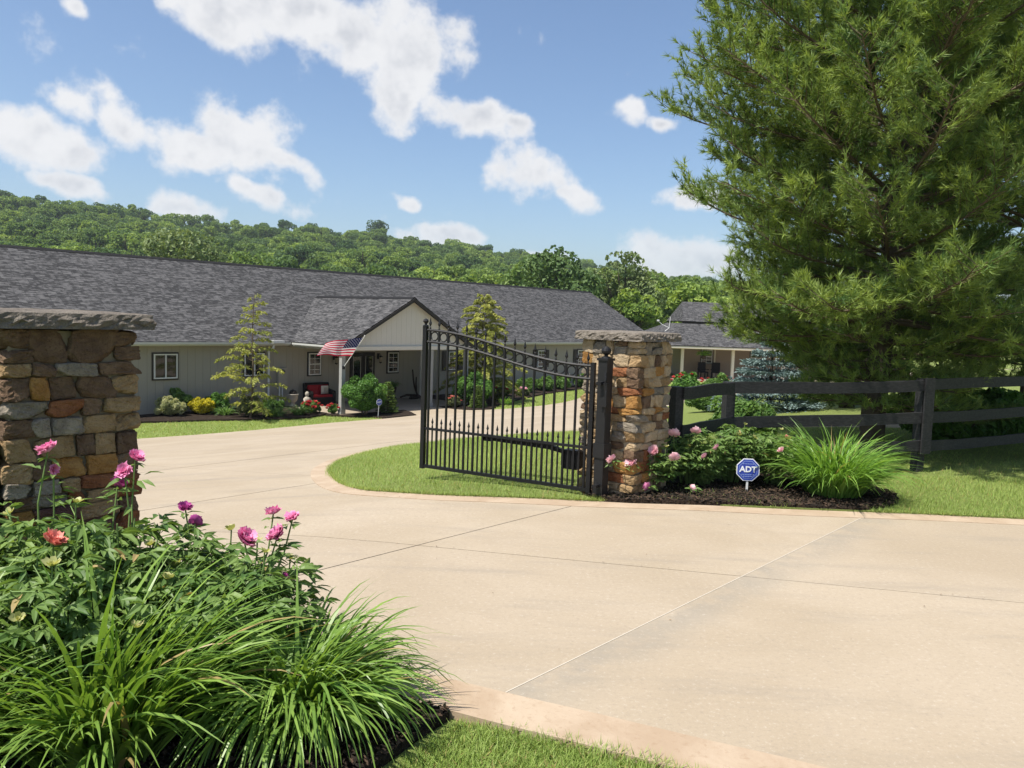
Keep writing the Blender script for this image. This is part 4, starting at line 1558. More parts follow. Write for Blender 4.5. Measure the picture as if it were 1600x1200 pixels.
# ------------------------------------------------------------------ guest house on the right
def make_guest_house():
    X0, Y0, Z0 = 12.05, 57.0, -2.05
    root = thing('guest_house', 'small porch house with two-step shingle roof behind the pine', 'house', (X0, Y0, Z0))
    kind(root, 'thing')
    M['tan_wall'] = simple('tan_wall_paint', (.30, .24, .19), .8, .2, .06, 2)
    M['cream_trim'] = simple('cream_trim', (.66, .61, .50), .5, .3, .04, 2)
    xr = 14.6
    ez = 2.40
    ec = (-3.0, -1.0)
    bk = (.40, 2.5, 3.95)
    slab_roof('porch_roof', [(ec[0], -1, ez), (xr, -1, ez), (xr, bk[1], bk[2]), (bk[0], bk[1], bk[2])], root)
    slab_roof('porch_roof', [(ec[0], -1, ez), (bk[0], bk[1], bk[2]), (bk[0], 8.5, bk[2]), (ec[0], 12, ez)], root)
    MB().box(((bk[0] + xr) / 2, bk[1] + .06, bk[2] + .03), (xr - bk[0], .06, .22)).build('roof_step', M['dark_trim'], root)  # step between the roofs, its dark colour standing in for the drip-edge shadow
    slab_roof('roof', [(bk[0], bk[1] - .1, bk[2] + .17), (xr, bk[1] - .1, bk[2] + .17), (xr, 5.5, 5.62), (bk[0] + .55, 5.5, 5.62)], root)
    slab_roof('roof', [(bk[0], bk[1] - .1, bk[2] + .17), (bk[0] + .55, 5.5, 5.62), (bk[0], 8.6, bk[2] + .17)], root)
    slab_roof('roof', [(xr, 8.6, bk[2] + .17), (bk[0], 8.6, bk[2] + .17), (bk[0] + .55, 5.5, 5.62), (xr, 5.5, 5.62)], root)
    MB().box(((ec[0] + xr) / 2, -.93, ez - .10), (xr - ec[0], .05, .17)).build('fascia', M['cream_trim'], root)
    MB().box(((ec[0] + xr) / 2, -.05, ez - .17), (xr - ec[0] - .2, .18, .18)).build('porch_beam', M['cream_trim'], root)
    MB().box(((ec[0] + xr) / 2, 1.0, ez - .06), (xr - ec[0] - .1, 3.6, .03)).build('porch_ceiling', M['cream_trim'], root)
    MB().box((.6 + (xr - .6) / 2, 2.62, 1.2), (xr - .6, .2, 2.5)).build('front_wall', M['tan_wall'], root)
    MB().box((.7, 5.6, 1.2), (.2, 6, 2.5)).build('side_wall', M['tan_wall'], root)
    MB().box((5.8, 1.0, -.1), (17.4, 4.6, .24)).build('porch_floor', M['porch_floor'], root)
    for x in (0, 3.6, 7.2, 10.8, 14.4):
        MB().box((x, -.03, 1.13), (.20, .20, 2.26)).build('porch_post', M['cream_trim'], root)
    for x in (2.35, 6.0, 9.5):
        window(root, x, 1.55, .8, 1.0, 2.5, 'hung')
    MB().box((2.95, 2.48, 1.15), (.10, .05, 2.2)).build('trim_board', M['cream_trim'], root)


make_guest_house()
ad = thing('roof_antenna', 'thin white antenna standing on the guest house roof edge', 'antenna', (11.05, 58.6, -.62))
MB().tube([(0, 0, 1.9), (.28, 0, 2.15), (.34, 0, 2.95)], .025, 6).build('mast', M['white'], ad)
MB().tube([(-.55, 0, 2.62), (-.25, 0, 2.38), (.28, 0, 2.15)], .025, 6).build('arm', M['white'], ad)
MB().box((-.55, 0, 2.66), (.16, .12, .12)).build('receiver', M['white'], ad)
MB().tube([(0, 0, 1.9), (.0, 0, 1.6)], .03, 6).build('foot', M['white'], ad)
for x, rz_, lb in ((13.9, .2, 'dark porch chair under the guest house hanging basket'), (14.8, -.3, 'dark porch chair near the second guest house post')):
    c = thing('porch_chair', lb, 'chair', (x, 58.3, -2.02), rz_, 'chairs on the guest house porch')
    MB().box((0, 0, .42), (.6, .55, .07)).build('seat', M['wicker'], c)
    MB().box((0, .26, .78), (.6, .06, .7)).build('backrest', M['wicker'], c)
    for sx in (-1, 1):
        MB().box((sx * .3, 0, .62), (.07, .55, .05)).build('armrest', M['wicker'], c)
        for sy in (-1, 1):
            MB().box((sx * .27, sy * .24, .2), (.06, .06, .4)).build('leg', M['wicker'], c)

# ------------------------------------------------------------------ foliage
L_ = {}
M['lf_bush'] = leafmat('boxwood_leaf', (.050, .125, .024), (.155, .300, .058), .25)
M['lf_peony'] = leafmat('peony_leaf', (.068, .138, .030), (.200, .290, .082), .30, .48, .28, dead=(.36, .27, .115))
M['lf_lily'] = leafmat('daylily_blade', (.090, .180, .030), (.265, .395, .080), .35, .38, .35, dead=(.36, .27, .115))
M['lf_lily_light'] = leafmat('fresh_grass_blade', (.095, .210, .034), (.255, .420, .085), .38, .4, .3, dead=(.36, .27, .115))
M['lf_pine'] = leafmat('pine_needle', (.068, .132, .042), (.285, .365, .092), .30, .5, .2)
M['lf_spruce'] = leafmat('blue_spruce_needle', (.085, .135, .130), (.24, .32, .31), .15, .6, .2, (1.1, 1.1, 1))
M['lf_alberta'] = leafmat('dwarf_spruce_needle', (.075, .130, .032), (.19, .27, .07), .2, .6, .2)
M['lf_hemlock'] = leafmat('hemlock_spray', (.170, .205, .045), (.400, .410, .115), .35, .5, .2)
M['lf_yellow'] = leafmat('golden_leaf', (.36, .33, .02), (.68, .60, .05), .3)
M['lf_varieg'] = leafmat('variegated_leaf', (.22, .26, .11), (.55, .54, .34), .3)
M['lf_mid'] = leafmat('border_leaf', (.070, .145, .035), (.185, .300, .080), .3)
M['lf_olive'] = leafmat('olive_leaf', (.085, .11, .045), (.20, .22, .10), .3)
M['lf_wood'] = leafmat('woodland_leaf', (.085, .150, .048), (.220, .305, .105), .34, .55, .15, None, .44)
M['petal_hot'] = leafmat('magenta_petal', (.70, .12, .34), (.88, .46, .66), .35, .55, .2, (1.1, .9, 1))
M['petal_pale'] = leafmat('pale_pink_petal', (.78, .36, .46), (.86, .66, .68), .35, .55, .2, (1.1, .95, 1))
M['petal_plum'] = leafmat('plum_petal', (.34, .045, .22), (.50, .10, .34), .3, .55, .2, (1.1, .9, 1))
M['petal_salmon'] = leafmat('salmon_petal', (.72, .20, .17), (.82, .36, .28), .3, .55, .2, (1.1, .95, 1))
M['petal_red'] = leafmat('red_petal', (.42, .03, .035), (.62, .10, .09), .3, .55, .2, (1.1, .9, 1))
M['stem'] = simple('green_stem', (.13, .20, .06), .6, .25, .15, 9)
M['sepal'] = leafmat('seed_pod', (.28, .32, .10), (.52, .50, .24), .3)


def lobe_points(c, r_, n, inner=.55):
    d = rand_dirs(n)
    rr = R.uniform(inner, 1, n) ** .5
    return np.asarray(c) + d * rr[:, None] * np.asarray(r_), d


def leaf_mass(pts, out, size, wr=.55, spread=.8, up=.35, kind_='diamond', fold=.2, droop=.2):
    n = len(pts)
    N = unit(out + R.normal(0, spread, (n, 3)) + np.array([0, 0, up]))
    D = unit(np.cross(N, rand_dirs(n)))
    L = R.uniform(*size, n)
    V, F_, k = leaves(pts - D * L[:, None] * .5, D, N, L, L * wr, kind_, fold, droop)
    return V, F_, k


def tint_for(n, k, lo=.0, hi=1.0, p=1.0):
    return np.repeat(lo + (hi - lo) * R.uniform(0, 1, n) ** p, k)


def merge(parts):
    V, tr, qd, T, o = [], [], [], [], 0
    for v, fs, t in parts:
        V.append(v)
        T.append(t)
        for f in fs:
            (tr if f.shape[1] == 3 else qd).append(f + o)
        o += len(v)
    return np.concatenate(V), [np.concatenate(x) for x in (tr, qd) if x], np.concatenate(T)


# --- broadleaf trees of the hillside: a few kinds, shared between the copies
def crown_mesh(name, seed, h, rx, n_lobe, n_leaf, size, mat_, open_=0.0):
    global R
    keep, R = R, np.random.default_rng(seed)
    parts = []
    zc = h * .60
    rz_ = h * .42
    cs = []
    for i in range(n_lobe):
        d = rand_dirs(1)[0]
        k = R.uniform(.45, .85)
        c = np.array([d[0] * rx * k, d[1] * rx * k, zc + d[2] * rz_ * k])
        s = R.uniform(.26, .44) * rx * (1 - open_ * .35)
        cs.append((c, s))
    w = np.array([s ** 2 for c, s in cs])
    w = w / w.sum()
    for (c, s), f in zip(cs, w):
        n = max(20, int(n_leaf * f))
        p, d = lobe_points(c, (s, s, s * .8), n, .72)
        tone = R.uniform(.1, .75)
        V, F_, k = leaf_mass(p, d, size, .75, .75, .25)
        # tone drawn at random for each lobe and each leaf
        tn = np.clip(tone + R.normal(0, .2, n), 0, 1)
        parts.append((V, F_, np.repeat(tn, k)))
    V, F_, T = merge(parts)
    nf = sum(len(f) for f in F_)
    tb = MB()
    tb.tube([(0, 0, -1.2), (.05, 0, h * .25), (-.1, .05, h * .5), (.0, .0, h * .85)], [rx * .075, rx * .06, rx * .04, rx * .01], 7)
    for c, s in cs[::2]:
        tb.tube([(0, 0, h * .3), tuple(np.array([0, 0, h * .38]) * .4 + c * .6 - [0, 0, s * .4]), tuple(c)], [rx * .03, rx * .02, rx * .006], 5)
    Vt = np.concatenate(tb.v)
    ft = [np.concatenate(tb.t) + len(V), np.concatenate(tb.q) + len(V)]
    ntr = len(F_[0])
    faces = F_ + ft
    mi = np.concatenate([np.zeros(nf, int), np.ones(sum(len(f) for f in ft), int)])
    o = build(name, np.concatenate([V, Vt]), faces, [mat_, M['bark']], tint=np.concatenate([T, np.zeros(len(Vt))]), midx=mi)
    me = o.data
    bpy.data.objects.remove(o)
    R = keep
    return me


TREE_KINDS = [crown_mesh('leafy_tree', 40 + i, h, rx, nl, nf, (.55, 1.05), M['lf_wood'], op_) for i, (h, rx, nl, nf, op_) in
              enumerate([(12, 5.0, 22, 1900, 0), (11, 4.4, 18, 1700, .1), (13, 4.6, 20, 1900, 0), (10, 4.8, 18, 1700, 0), (12, 4.0, 16, 1500, .2), (9, 4.4, 16, 1500, 0)])]


def hill_trees():
    """nearest trees of the hillside one by one; the wood behind them is one mass"""
    rs = random.Random(21)
    spots = []
    Y = 76.0
    while Y < 640:
        step = 6.2 + Y * .005
        x = -.78 * Y + rs.uniform(0, step)
        while x < .38 * Y:
            y = Y + rs.uniform(-.45, .45) * (8 + Y * .018)
            px = x + rs.uniform(-1.8, 1.8)
            b_ = math.degrees(math.atan2(px, y))
            yc = float(np.interp(b_, CREST_B, CREST_Y))
            near = float(np.interp(b_, [-40, -12, -3, 2, 30], [165, 150, 118, 84, 86]))
            if near < y < yc + 6 and rs.random() < .95:
                spots.append((y, px, b_, yc))
            x += step * rs.uniform(.8, 1.2)
        Y += 7.0 + Y * .020
    spots.sort()
    far = spots[285:]
    for y, px, b_, yc in spots[:285]:
        o = bpy.data.objects.new('hillside_tree', TREE_KINDS[rs.randrange(6)])
        COL.objects.link(o)
        sc = rs.uniform(.72, 1.12)
        if y < 115:
            sc *= .84
        o.location = (px, y, float(gz(px, y)) - .2)
        o.scale = (sc * rs.uniform(.92, 1.1), sc * rs.uniform(.92, 1.1), sc * rs.uniform(.85, 1.05))
        o.rotation_euler = (0, 0, rs.uniform(0, 6.28))
        side = 'left of the porch gable' if b_ < -7 else 'right of the porch gable'
        band = 'low tree at the foot of the wooded hill' if y < 150 else 'tree on the lower slope of the wooded hill'
        tag(o, 'leafy green ' + band + ', ' + side, 'tree', 'hillside wood: ' + band + ', ' + side)
    # the wood beyond, reading as one canopy: copies of three crowns scattered by geometry nodes inside one object
    V, T3, T4, tint, src = [], [], [], [], []
    off = 0
    mi = []
    for k in range(3):
        me = TREE_KINDS[k * 2]
        n = len(me.vertices)
        co = np.zeros(n * 3, np.float32)
        me.vertices.foreach_get('co', co)
        tn = np.zeros(n, np.float32)
        me.attributes['tint'].data.foreach_get('value', tn)
        V.append(co.reshape(-1, 3))
        tint.append(tn)
        src.append(np.full(n, k + 1))
        fl = [(tuple(p.vertices), p.material_index) for p in me.polygons]
        for v, m__ in fl:
            if len(v) == 3:
                T3.append((np.array(v) + off, m__))
            elif len(v) == 4:
                T4.append((np.array(v) + off, m__))
        off += n
    pts = np.array([(px, y, float(gz(px, y)) - .3) for y, px, b_, yc in far])
    V.append(pts)
    tint.append(np.zeros(len(pts)))
    src.append(np.zeros(len(pts)))
    o = build('hillside_wood', np.concatenate(V), [np.array([t for t, _ in T3]), np.array([t for t, _ in T4])], [M['lf_wood'], M['bark']],
              tint=np.concatenate(tint), midx=[m__ for _, m__ in T3] + [m__ for _, m__ in T4])
    me = o.data
    nv = len(me.vertices)
    for nm, val in (('src', np.concatenate(src)), ('rot', np.array([rs.uniform(0, 6.28) for _ in range(nv)])), ('scl', np.array([rs.uniform(.80, 1.25) for _ in range(nv)])), ('pick', np.array([rs.randrange(3) for _ in range(nv)]))):
        at = me.attributes.new(nm, 'FLOAT', 'POINT')
        at.data.foreach_set('value', np.asarray(val, np.float32))
    ng = bpy.data.node_groups.new('scatter_crowns', 'GeometryNodeTree')
    ng.interface.new_socket('Geometry', in_out='INPUT', socket_type='NodeSocketGeometry')
    ng.interface.new_socket('Geometry', in_out='OUTPUT', socket_type='NodeSocketGeometry')
    N = ng.nodes
    lk = ng.links.new
    gi, go = N.new('NodeGroupInput'), N.new('NodeGroupOutput')

    def attr(nm):
        a_ = N.new('GeometryNodeInputNamedAttribute')
        a_.data_type = 'FLOAT'
        a_.inputs['Name'].default_value = nm
        return a_.outputs['Attribute']

    def pick_src(k):
        c = N.new('FunctionNodeCompare')
        c.data_type = 'FLOAT'
        c.operation = 'EQUAL'
        lk(attr('src'), c.inputs[0])
        c.inputs[1].default_value = k
        c.inputs['Epsilon'].default_value = .1
        sp = N.new('GeometryNodeSeparateGeometry')
        sp.domain = 'POINT'
        lk(gi.outputs[0], sp.inputs[0])
        lk(c.outputs[0], sp.inputs[1])
        return sp.outputs[0]
    jn = N.new('GeometryNodeGeometryToInstance')
    for k in (3, 2, 1):
        lk(pick_src(k), jn.inputs[0])
    mp = N.new('GeometryNodeMeshToPoints')
    lk(pick_src(0), mp.inputs[0])
    ip = N.new('GeometryNodeInstanceOnPoints')
    lk(mp.outputs[0], ip.inputs['Points'])
    lk(jn.outputs[0], ip.inputs['Instance'])
    ip.inputs['Pick Instance'].default_value = True
    fi = N.new('FunctionNodeFloatToInt')
    lk(attr('pick'), fi.inputs[0])
    lk(fi.outputs[0], ip.inputs['Instance Index'])
    cx = N.new('ShaderNodeCombineXYZ')
    lk(attr('rot'), cx.inputs[2])
    lk(cx.outputs[0], ip.inputs['Rotation'])
    lk(attr('scl'), ip.inputs['Scale'])
    lk(ip.outputs[0], go.inputs[0])
    md = o.modifiers.new('scatter', 'NODES')
    md.node_group = ng
    kind(o, 'stuff')


hill_trees()


def lone_tree(label, x, y, me_args, sc=1.0, zoff=0.0, name='leafy_tree'):
    me = crown_mesh(name, *me_args)
    o = bpy.data.objects.new(name, me)
    COL.objects.link(o)
    o.location = (x, y, float(gz(x, y)) + zoff)
    o.scale = (sc,) * 3
    return tag(o, label, 'tree')


M['lf_dark'] = leafmat('dark_woodland_leaf', (.052, .100, .034), (.125, .190, .064), .2, .55, .15)
M['lf_pale'] = leafmat('pale_woodland_leaf', (.105, .150, .060), (.22, .27, .115), .25, .55, .15)
lone_tree('big round dark green tree behind the house roof, left of the airy one', 4.3, 84, (71, 13.4, 5.6, 30, 4200, (.40, .8), M['lf_dark'], 0), .84)
lone_tree('round-topped airy tree with sky showing through, behind the house roof end', 12.0, 88, (72, 13.6, 4.6, 34, 3200, (.35, .7), M['lf_pale'], .35), .86)
lone_tree('small dark round tree standing alone on the hill crest', -85.5, 497, (79, 13, 6.0, 30, 2200, (.6, 1.1), M['lf_dark'], 0), 1.1, 3.5)
lone_tree('olive-green broad tree rising above the roof ridge at the left', -46.0, 112, (74, 14.5, 6.6, 26, 3800, (.45, .85), M['lf_pale'], 0), 1.0, -.5)

# ------------------------------------------------------------------ white pines
def make_pine(label, loc, H, Lmax, seed, zlow=1.0, density=1.0, rz=0.0, fence_clear=1.75):
    global R
    keep, R = R, np.random.default_rng(seed)
    root = thing('white_pine', label, 'tree', loc, rz)
    tz = np.linspace(-.3, H, 14)
    wob = np.column_stack([np.sin(tz * .7 + seed) * .05, np.cos(tz * .5) * .05, tz])
    MB().tube(wob, .17 * (1 - tz / H * .93).clip(.03) + .015, 10).build('trunk', M['bark'], root, smooth=True)
    br = MB()
    tuft_p, tuft_d, tuft_t = [], [], []
    z = zlow
    wi = 0
    while z < H - .4:
        f = z / H
        nb = R.integers(5, 8) + (2 if z < 3.2 else 0)
        L0 = Lmax * (np.interp(f, [0, .12, .24, .38, .55, .8, 1], [.58, .72, .84, 1.0, .82, .45, .08]))
        for b in range(nb):
            az = 2 * math.pi * (b + .5 * wi + R.uniform(-.25, .25)) / nb
            L = L0 * R.uniform(.72, 1.10)
            if z < fence_clear:      # the low boughs stay behind the fence
                L *= 1 - .60 * max(0, -math.sin(az + rz))
            if z < 1.5:
                L *= 1 - .50 * max(0, -math.cos(az + rz))
            el0 = R.uniform(.0, .30) + .35 * f - .12 * (f < .25)
            n = 9
            t = np.linspace(0, 1, n)
            el = el0 - .28 * np.sin(t * math.pi * .8) * (1 - f) + .35 * t ** 2
            ds = L / (n - 1)
            P = [np.array([0, 0, z + R.uniform(-.1, .1)])]
            aa = az
            for i in range(1, n):
                aa += R.normal(0, .06)
                P.append(P[-1] + ds * np.array([math.cos(aa) * math.cos(el[i]), math.sin(aa) * math.cos(el[i]), math.sin(el[i])]))
            P = np.array(P)
            br.tube(P, np.linspace(.032 * (L / Lmax) + .008, .006, n), 5, False)
            # side shoots
            ns = int(L / .080 * density)
            for q in range(ns):
                s = .20 + .80 * (q + R.uniform(0, 1)) / ns
                i = min(n - 2, int(s * (n - 1)))
                c = P[i] + (P[i + 1] - P[i]) * (s * (n - 1) - i)
                ax = unit(P[i + 1] - P[i])
                sd = unit(np.cross(ax, [0, 0, 1])) * (1 if q % 2 else -1)
                sl = (.22 + .62 * (1 - abs(s - .55) * 1.2)) * min(1, L / 2.2) * R.uniform(.5, 1.1)
                dr = unit(ax * R.uniform(.5, 1.0) + sd * R.uniform(.5, 1.1) + np.array([0, 0, R.uniform(-.12, .75)]))
                e = c + dr * sl + np.array([0, 0, .10 * sl])
                br.tube([c, (c + e) / 2 - [0, 0, .02], e], [.007, .005, .003], 3, False)
                tone = np.clip(R.normal(.50, .22), 0, 1)
                m = max(2, int(sl / .10))
                for w in range(m):
                    u = (w + 1) / m
                    tuft_p.append(c + (e - c) * (u ** .8) + R.normal(0, .02, 3))
                    tuft_d.append(unit(dr + R.normal(0, .35, 3) + np.array([0, 0, .35])))
                    tuft_t.append(np.clip(tone + .25 * (u - .6) + R.normal(0, .1), 0, 1))
                # twiglets
                for w in range(int(sl / .16)):
                    u = R.uniform(.3, .95)
                    c2 = c + (e - c) * u
                    d2 = unit(dr + R.normal(0, .7, 3) + np.array([0, 0, .4]))
                    l2 = R.uniform(.10, .24)
                    for g in (.5, 1.0):
                        tuft_p.append(c2 + d2 * l2 * g)
                        tuft_d.append(d2)
                        tuft_t.append(np.clip(tone + R.normal(0.05, .12), 0, 1))
        z += R.uniform(.26, .40) if z < 6.6 else R.uniform(.45, .7)
        wi += 1
    br.build('branches', M['twig'], root)
    tp, td, tt = np.array(tuft_p), np.array(tuft_d), np.array(tuft_t)
    K = 13
    n = len(tp)
    D = np.repeat(td, K, 0)
    D = unit(D + R.normal(0, .50, D.shape))
    P = np.repeat(tp, K, 0) - np.repeat(td, K, 0) * R.uniform(0, .07, n * K)[:, None]
    N = rand_dirs(n * K)
    V, F_, k = leaves(P, D, N, R.uniform(.085, .150, n * K), np.full(n * K, .0125), 'needle')
    T = np.repeat(np.clip(np.repeat(tt, K) + R.normal(0, .12, n * K), 0, 1), k)
    build('crown', V, F_, M['lf_pine'], root, tint=T)
    R = keep
    return root


make_pine('tall white pine standing behind the black fence post', (5.50, 11.95, 0), 11.2, 3.38, 5, .80, 1.0)
make_pine('white pine at the right edge with low boughs over the fence', (9.8, 15.0, 0), 12.2, 4.1, 9, 1.0, .66, 1.0, 2.3)
make_pine('white pine further back between the two nearer pines', (8.3, 19.6, 0), 12.5, 3.5, 13, 1.2, .42, 2.0)


# ------------------------------------------------------------------ conifer shrubs
def cone_conifer(name, label, cat, loc, H, rb, nn, mat_, seed, size=(.05, .1), layer=.18, trunk=True, group=None, droop=.25, rough=.10):
    global R
    keep, R = R, np.random.default_rng(seed)
    root = thing(name, label, cat, loc, R.uniform(0, 6), group)
    MB().tube([(0, 0, -.1), (0, 0, H * .9)], [rb * .06 + .01, .008], 6).build('trunk', M['bark'], root)
    nl = int(H / layer)
    pts, dirs, tn = [], [], []
    for i in range(nl):
        z = .06 + (H - .1) * i / nl
        r_ = rb * (1 - z / H) ** .85 + .02
        nb = max(5, int(2 * math.pi * r_ / (layer * .85)))
        for b in range(nb):
            a = 2 * math.pi * (b + R.uniform(-.3, .3)) / nb + i * .7
            L = r_ * R.uniform(1 - rough * 2, 1 + rough)
            m = max(4, int(nn * L / (nl * nb) * 3.2 / rb))
            u = R.uniform(.25, 1, m) ** .6
            wd = layer * .55 * (1 - u * .5)
            aa = a + R.normal(0, 1, m) * wd / (L * u + .05)
            pts.append(np.column_stack([np.cos(aa) * L * u, np.sin(aa) * L * u, z + layer * .25 - droop * layer * u * 2 + layer * .5 * u ** 3 + R.normal(0, layer * .14, m)]))
            dirs.append(np.column_stack([np.cos(aa), np.sin(aa), R.uniform(-.1, .5, m)]))
            tn.append(np.clip(R.uniform(.2, .6) + .4 * (u - .6) + R.normal(0, .15, m), 0, 1))
    P, D, T = np.concatenate(pts), unit(np.concatenate(dirs) + R.normal(0, .3, (sum(len(p) for p in pts), 3))), np.concatenate(tn)
    N = unit(np.array([0, 0, 1.]) + R.normal(0, .5, P.shape))
    L = R.uniform(*size, len(P))
    V, F_, k = leaves(P, D, N, L, L * .38, 'diamond', .1, .1)
    build('crown', V, F_, mat_, root, tint=np.repeat(T, k))
    R = keep
    return root


cone_conifer('blue_spruce', 'silvery blue spruce between the fence rails and the pine', 'tree', (6.35, 19.6, float(gz(6.35, 19.6))), 1.95, 1.35, 9000, M['lf_spruce'], 3, (.07, .13), .22, droop=.35, rough=.14)
cone_conifer('dwarf_spruce', 'cone-shaped dwarf spruce beside the round porch bush', 'shrub', house_pt(7.95, -3.85, -.02), 1.28, .40, 3600, M['lf_alberta'], 4, (.05, .09), .10, droop=.1, rough=.12)
cone_conifer('dwarf_spruce', 'cone-shaped dwarf spruce in front of the round bush behind the gate', 'shrub', house_pt(12.15, -4.75, -.02), 1.05, .36, 3000, M['lf_alberta'], 6, (.05, .09), .10, droop=.1, rough=.12)


def round_bush(name, label, loc, r_, n, mat_, seed, size=(.05, .09), lobes=26, group=None, cat='shrub', wr=.55, zc=None, flat=1.0):
    global R
    keep, R = R, np.random.default_rng(seed)
    root = thing(name, label, cat, loc, 0, group)
    rx, ry, rz_ = r_
    zc = rz_ * .92 if zc is None else zc
    parts = []
    for i in range(lobes):
        d = rand_dirs(1, -.55)[0]
        c = np.array([d[0] * rx, d[1] * ry, zc + d[2] * rz_]) * np.array([.80, .80, 1])
        c[2] = zc + d[2] * rz_ * .80
        s = R.uniform(.17, .36) * min(rx, rz_)
        m = n // lobes
        p, dd = lobe_points(c, (s, s, s * flat), m, .5)
        tone = R.uniform(.2, .7)
        V, F_, k = leaf_mass(p, dd * .6 + d * .6, size, wr, .6, .3)
        parts.append((V, F_, np.repeat(np.clip(tone + R.normal(0, .22, m), 0, 1), k)))
    # filled heart so the bush is not see-through
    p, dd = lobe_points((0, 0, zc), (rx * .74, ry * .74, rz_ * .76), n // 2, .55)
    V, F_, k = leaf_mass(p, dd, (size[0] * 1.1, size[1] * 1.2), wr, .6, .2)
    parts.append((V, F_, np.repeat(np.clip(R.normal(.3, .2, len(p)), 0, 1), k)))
    V, F_, T = merge(parts)
    V[:, 2] = np.maximum(V[:, 2], .015)
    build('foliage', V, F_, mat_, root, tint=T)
    s = MB()
    for k_ in range(5):
        a = k_ * 1.26
        s.tube([(0.04 * math.cos(a), .04 * math.sin(a), -.05), (rx * .3 * math.cos(a), ry * .3 * math.sin(a), zc * .8), (rx * .55 * math.cos(a), ry * .55 * math.sin(a), zc * 1.2)], [.02, .014, .006], 5)
    s.build('stems', M['twig'], root)
    R = keep
    return root


round_bush('round_bush', 'large round glossy green bush in front of the porch post', house_pt(6.72, -3.95, -.03), (.86, .86, .78), 7500, M['lf_bush'], 5, (.06, .11), 34, zc=.78)
round_bush('round_bush', 'large round green bush seen through the gate bars', house_pt(12.75, -3.85, -.03), (.98, .98, .78), 7000, M['lf_bush'], 6, (.07, .12), 34, zc=.72)
round_bush('golden_shrub', 'bright yellow low shrub against the grey house wall', house_pt(1.95, -.55, -.02), (.50, .46, .33), 2600, M['lf_yellow'], 7, (.06, .11), 20, wr=.4, zc=.30)
round_bush('variegated_shrub', 'cream-and-green low shrub under the left house window', house_pt(.85, -.35, -.02), (.62, .5, .38), 3200, M['lf_varieg'], 8, (.05, .11), 22, wr=.3, zc=.34)


# ------------------------------------------------------------------ feathery saplings
def sapling(label, loc, H, rmax, seed, nb=46, lean=(0, 0), dens=1.0):
    global R
    keep, R = R, np.random.default_rng(seed)
    root = thing('hemlock_sapling', label, 'tree', loc, 0)
    tz = np.linspace(0, 1, 8)
    tr = np.column_stack([lean[0] * tz + .05 * np.sin(tz * 6), lean[1] * tz, tz * H])
    MB().tube(np.concatenate([[[0, 0, -.1]], tr[1:]]), np.linspace(.05, .008, 8), 7).build('trunk', M['twig'], root)
    bm_ = MB()
    P, D, T = [], [], []
    for b in range(nb):
        u = .05 + .93 * (b + R.uniform(0, 1)) / nb
        c = np.array([np.interp(u, tz, tr[:, 0]), np.interp(u, tz, tr[:, 1]), u * H])
        a = b * 2.4 + R.normal(0, .3)
        L = rmax * np.interp(u, [0, .12, .3, .55, .8, 1], [.75, 1.0, .95, .72, .45, .12]) * R.uniform(.55, 1.12)
        n = 7
        t = np.linspace(0, 1, n)
        pts = np.column_stack([c[0] + math.cos(a) * L * t, c[1] + math.sin(a) * L * t, c[2] + L * (.55 * t - .55 * t ** 2.2) + R.uniform(-.05, .12) * L * t])
        bm_.tube(pts, np.linspace(.012, .003, n), 4, False)
        tone = np.clip(R.normal(.55, .2), 0, 1)
        m = int(L * 135 * dens)
        s = R.uniform(.22, 1, m)
        base = np.column_stack([np.interp(s, t, pts[:, k]) for k in range(3)])
        side = np.array([-math.sin(a), math.cos(a), 0]) * np.where(R.uniform(0, 1, m) < .5, 1, -1)[:, None]
        off = R.uniform(0, .22, m) * (1.15 - s) * min(1, L)
        P.append(base + side * off[:, None] + np.column_stack([np.zeros(m), np.zeros(m), R.normal(-.02, .03, m) - off * .3]))
        D.append(unit(side + np.array([math.cos(a), math.sin(a), 0]) * R.uniform(.2, 1.1, m)[:, None] + np.column_stack([np.zeros(m), np.zeros(m), R.uniform(-.6, .05, m)])))
        T.append(np.clip(tone + R.normal(0, .2, m), 0, 1))
    bm_.build('branches', M['twig'], root)
    P, D, T = np.concatenate(P), np.concatenate(D), np.concatenate(T)
    N = unit(np.array([0, 0, 1.]) + R.normal(0, .45, P.shape))
    L = R.uniform(.07, .16, len(P))
    V, F_, k = leaves(P, D, N, L, L * .40, 'diamond', .05, .25)
    build('crown', V, F_, M['lf_hemlock'], root, tint=np.repeat(T, k))
    R = keep


sapling('feathery yellow-green sapling in the left bed before the house wall', house_pt(2.85, -2.35, -.03), 4.5, 1.5, 3, 40, (.15, 0), .8)
sapling('dense feathery yellow-green young tree rising behind the gate', house_pt(14.6, -2.55, -.03), 5.05, 2.2, 4, 95, (.1, .0), 1.6)


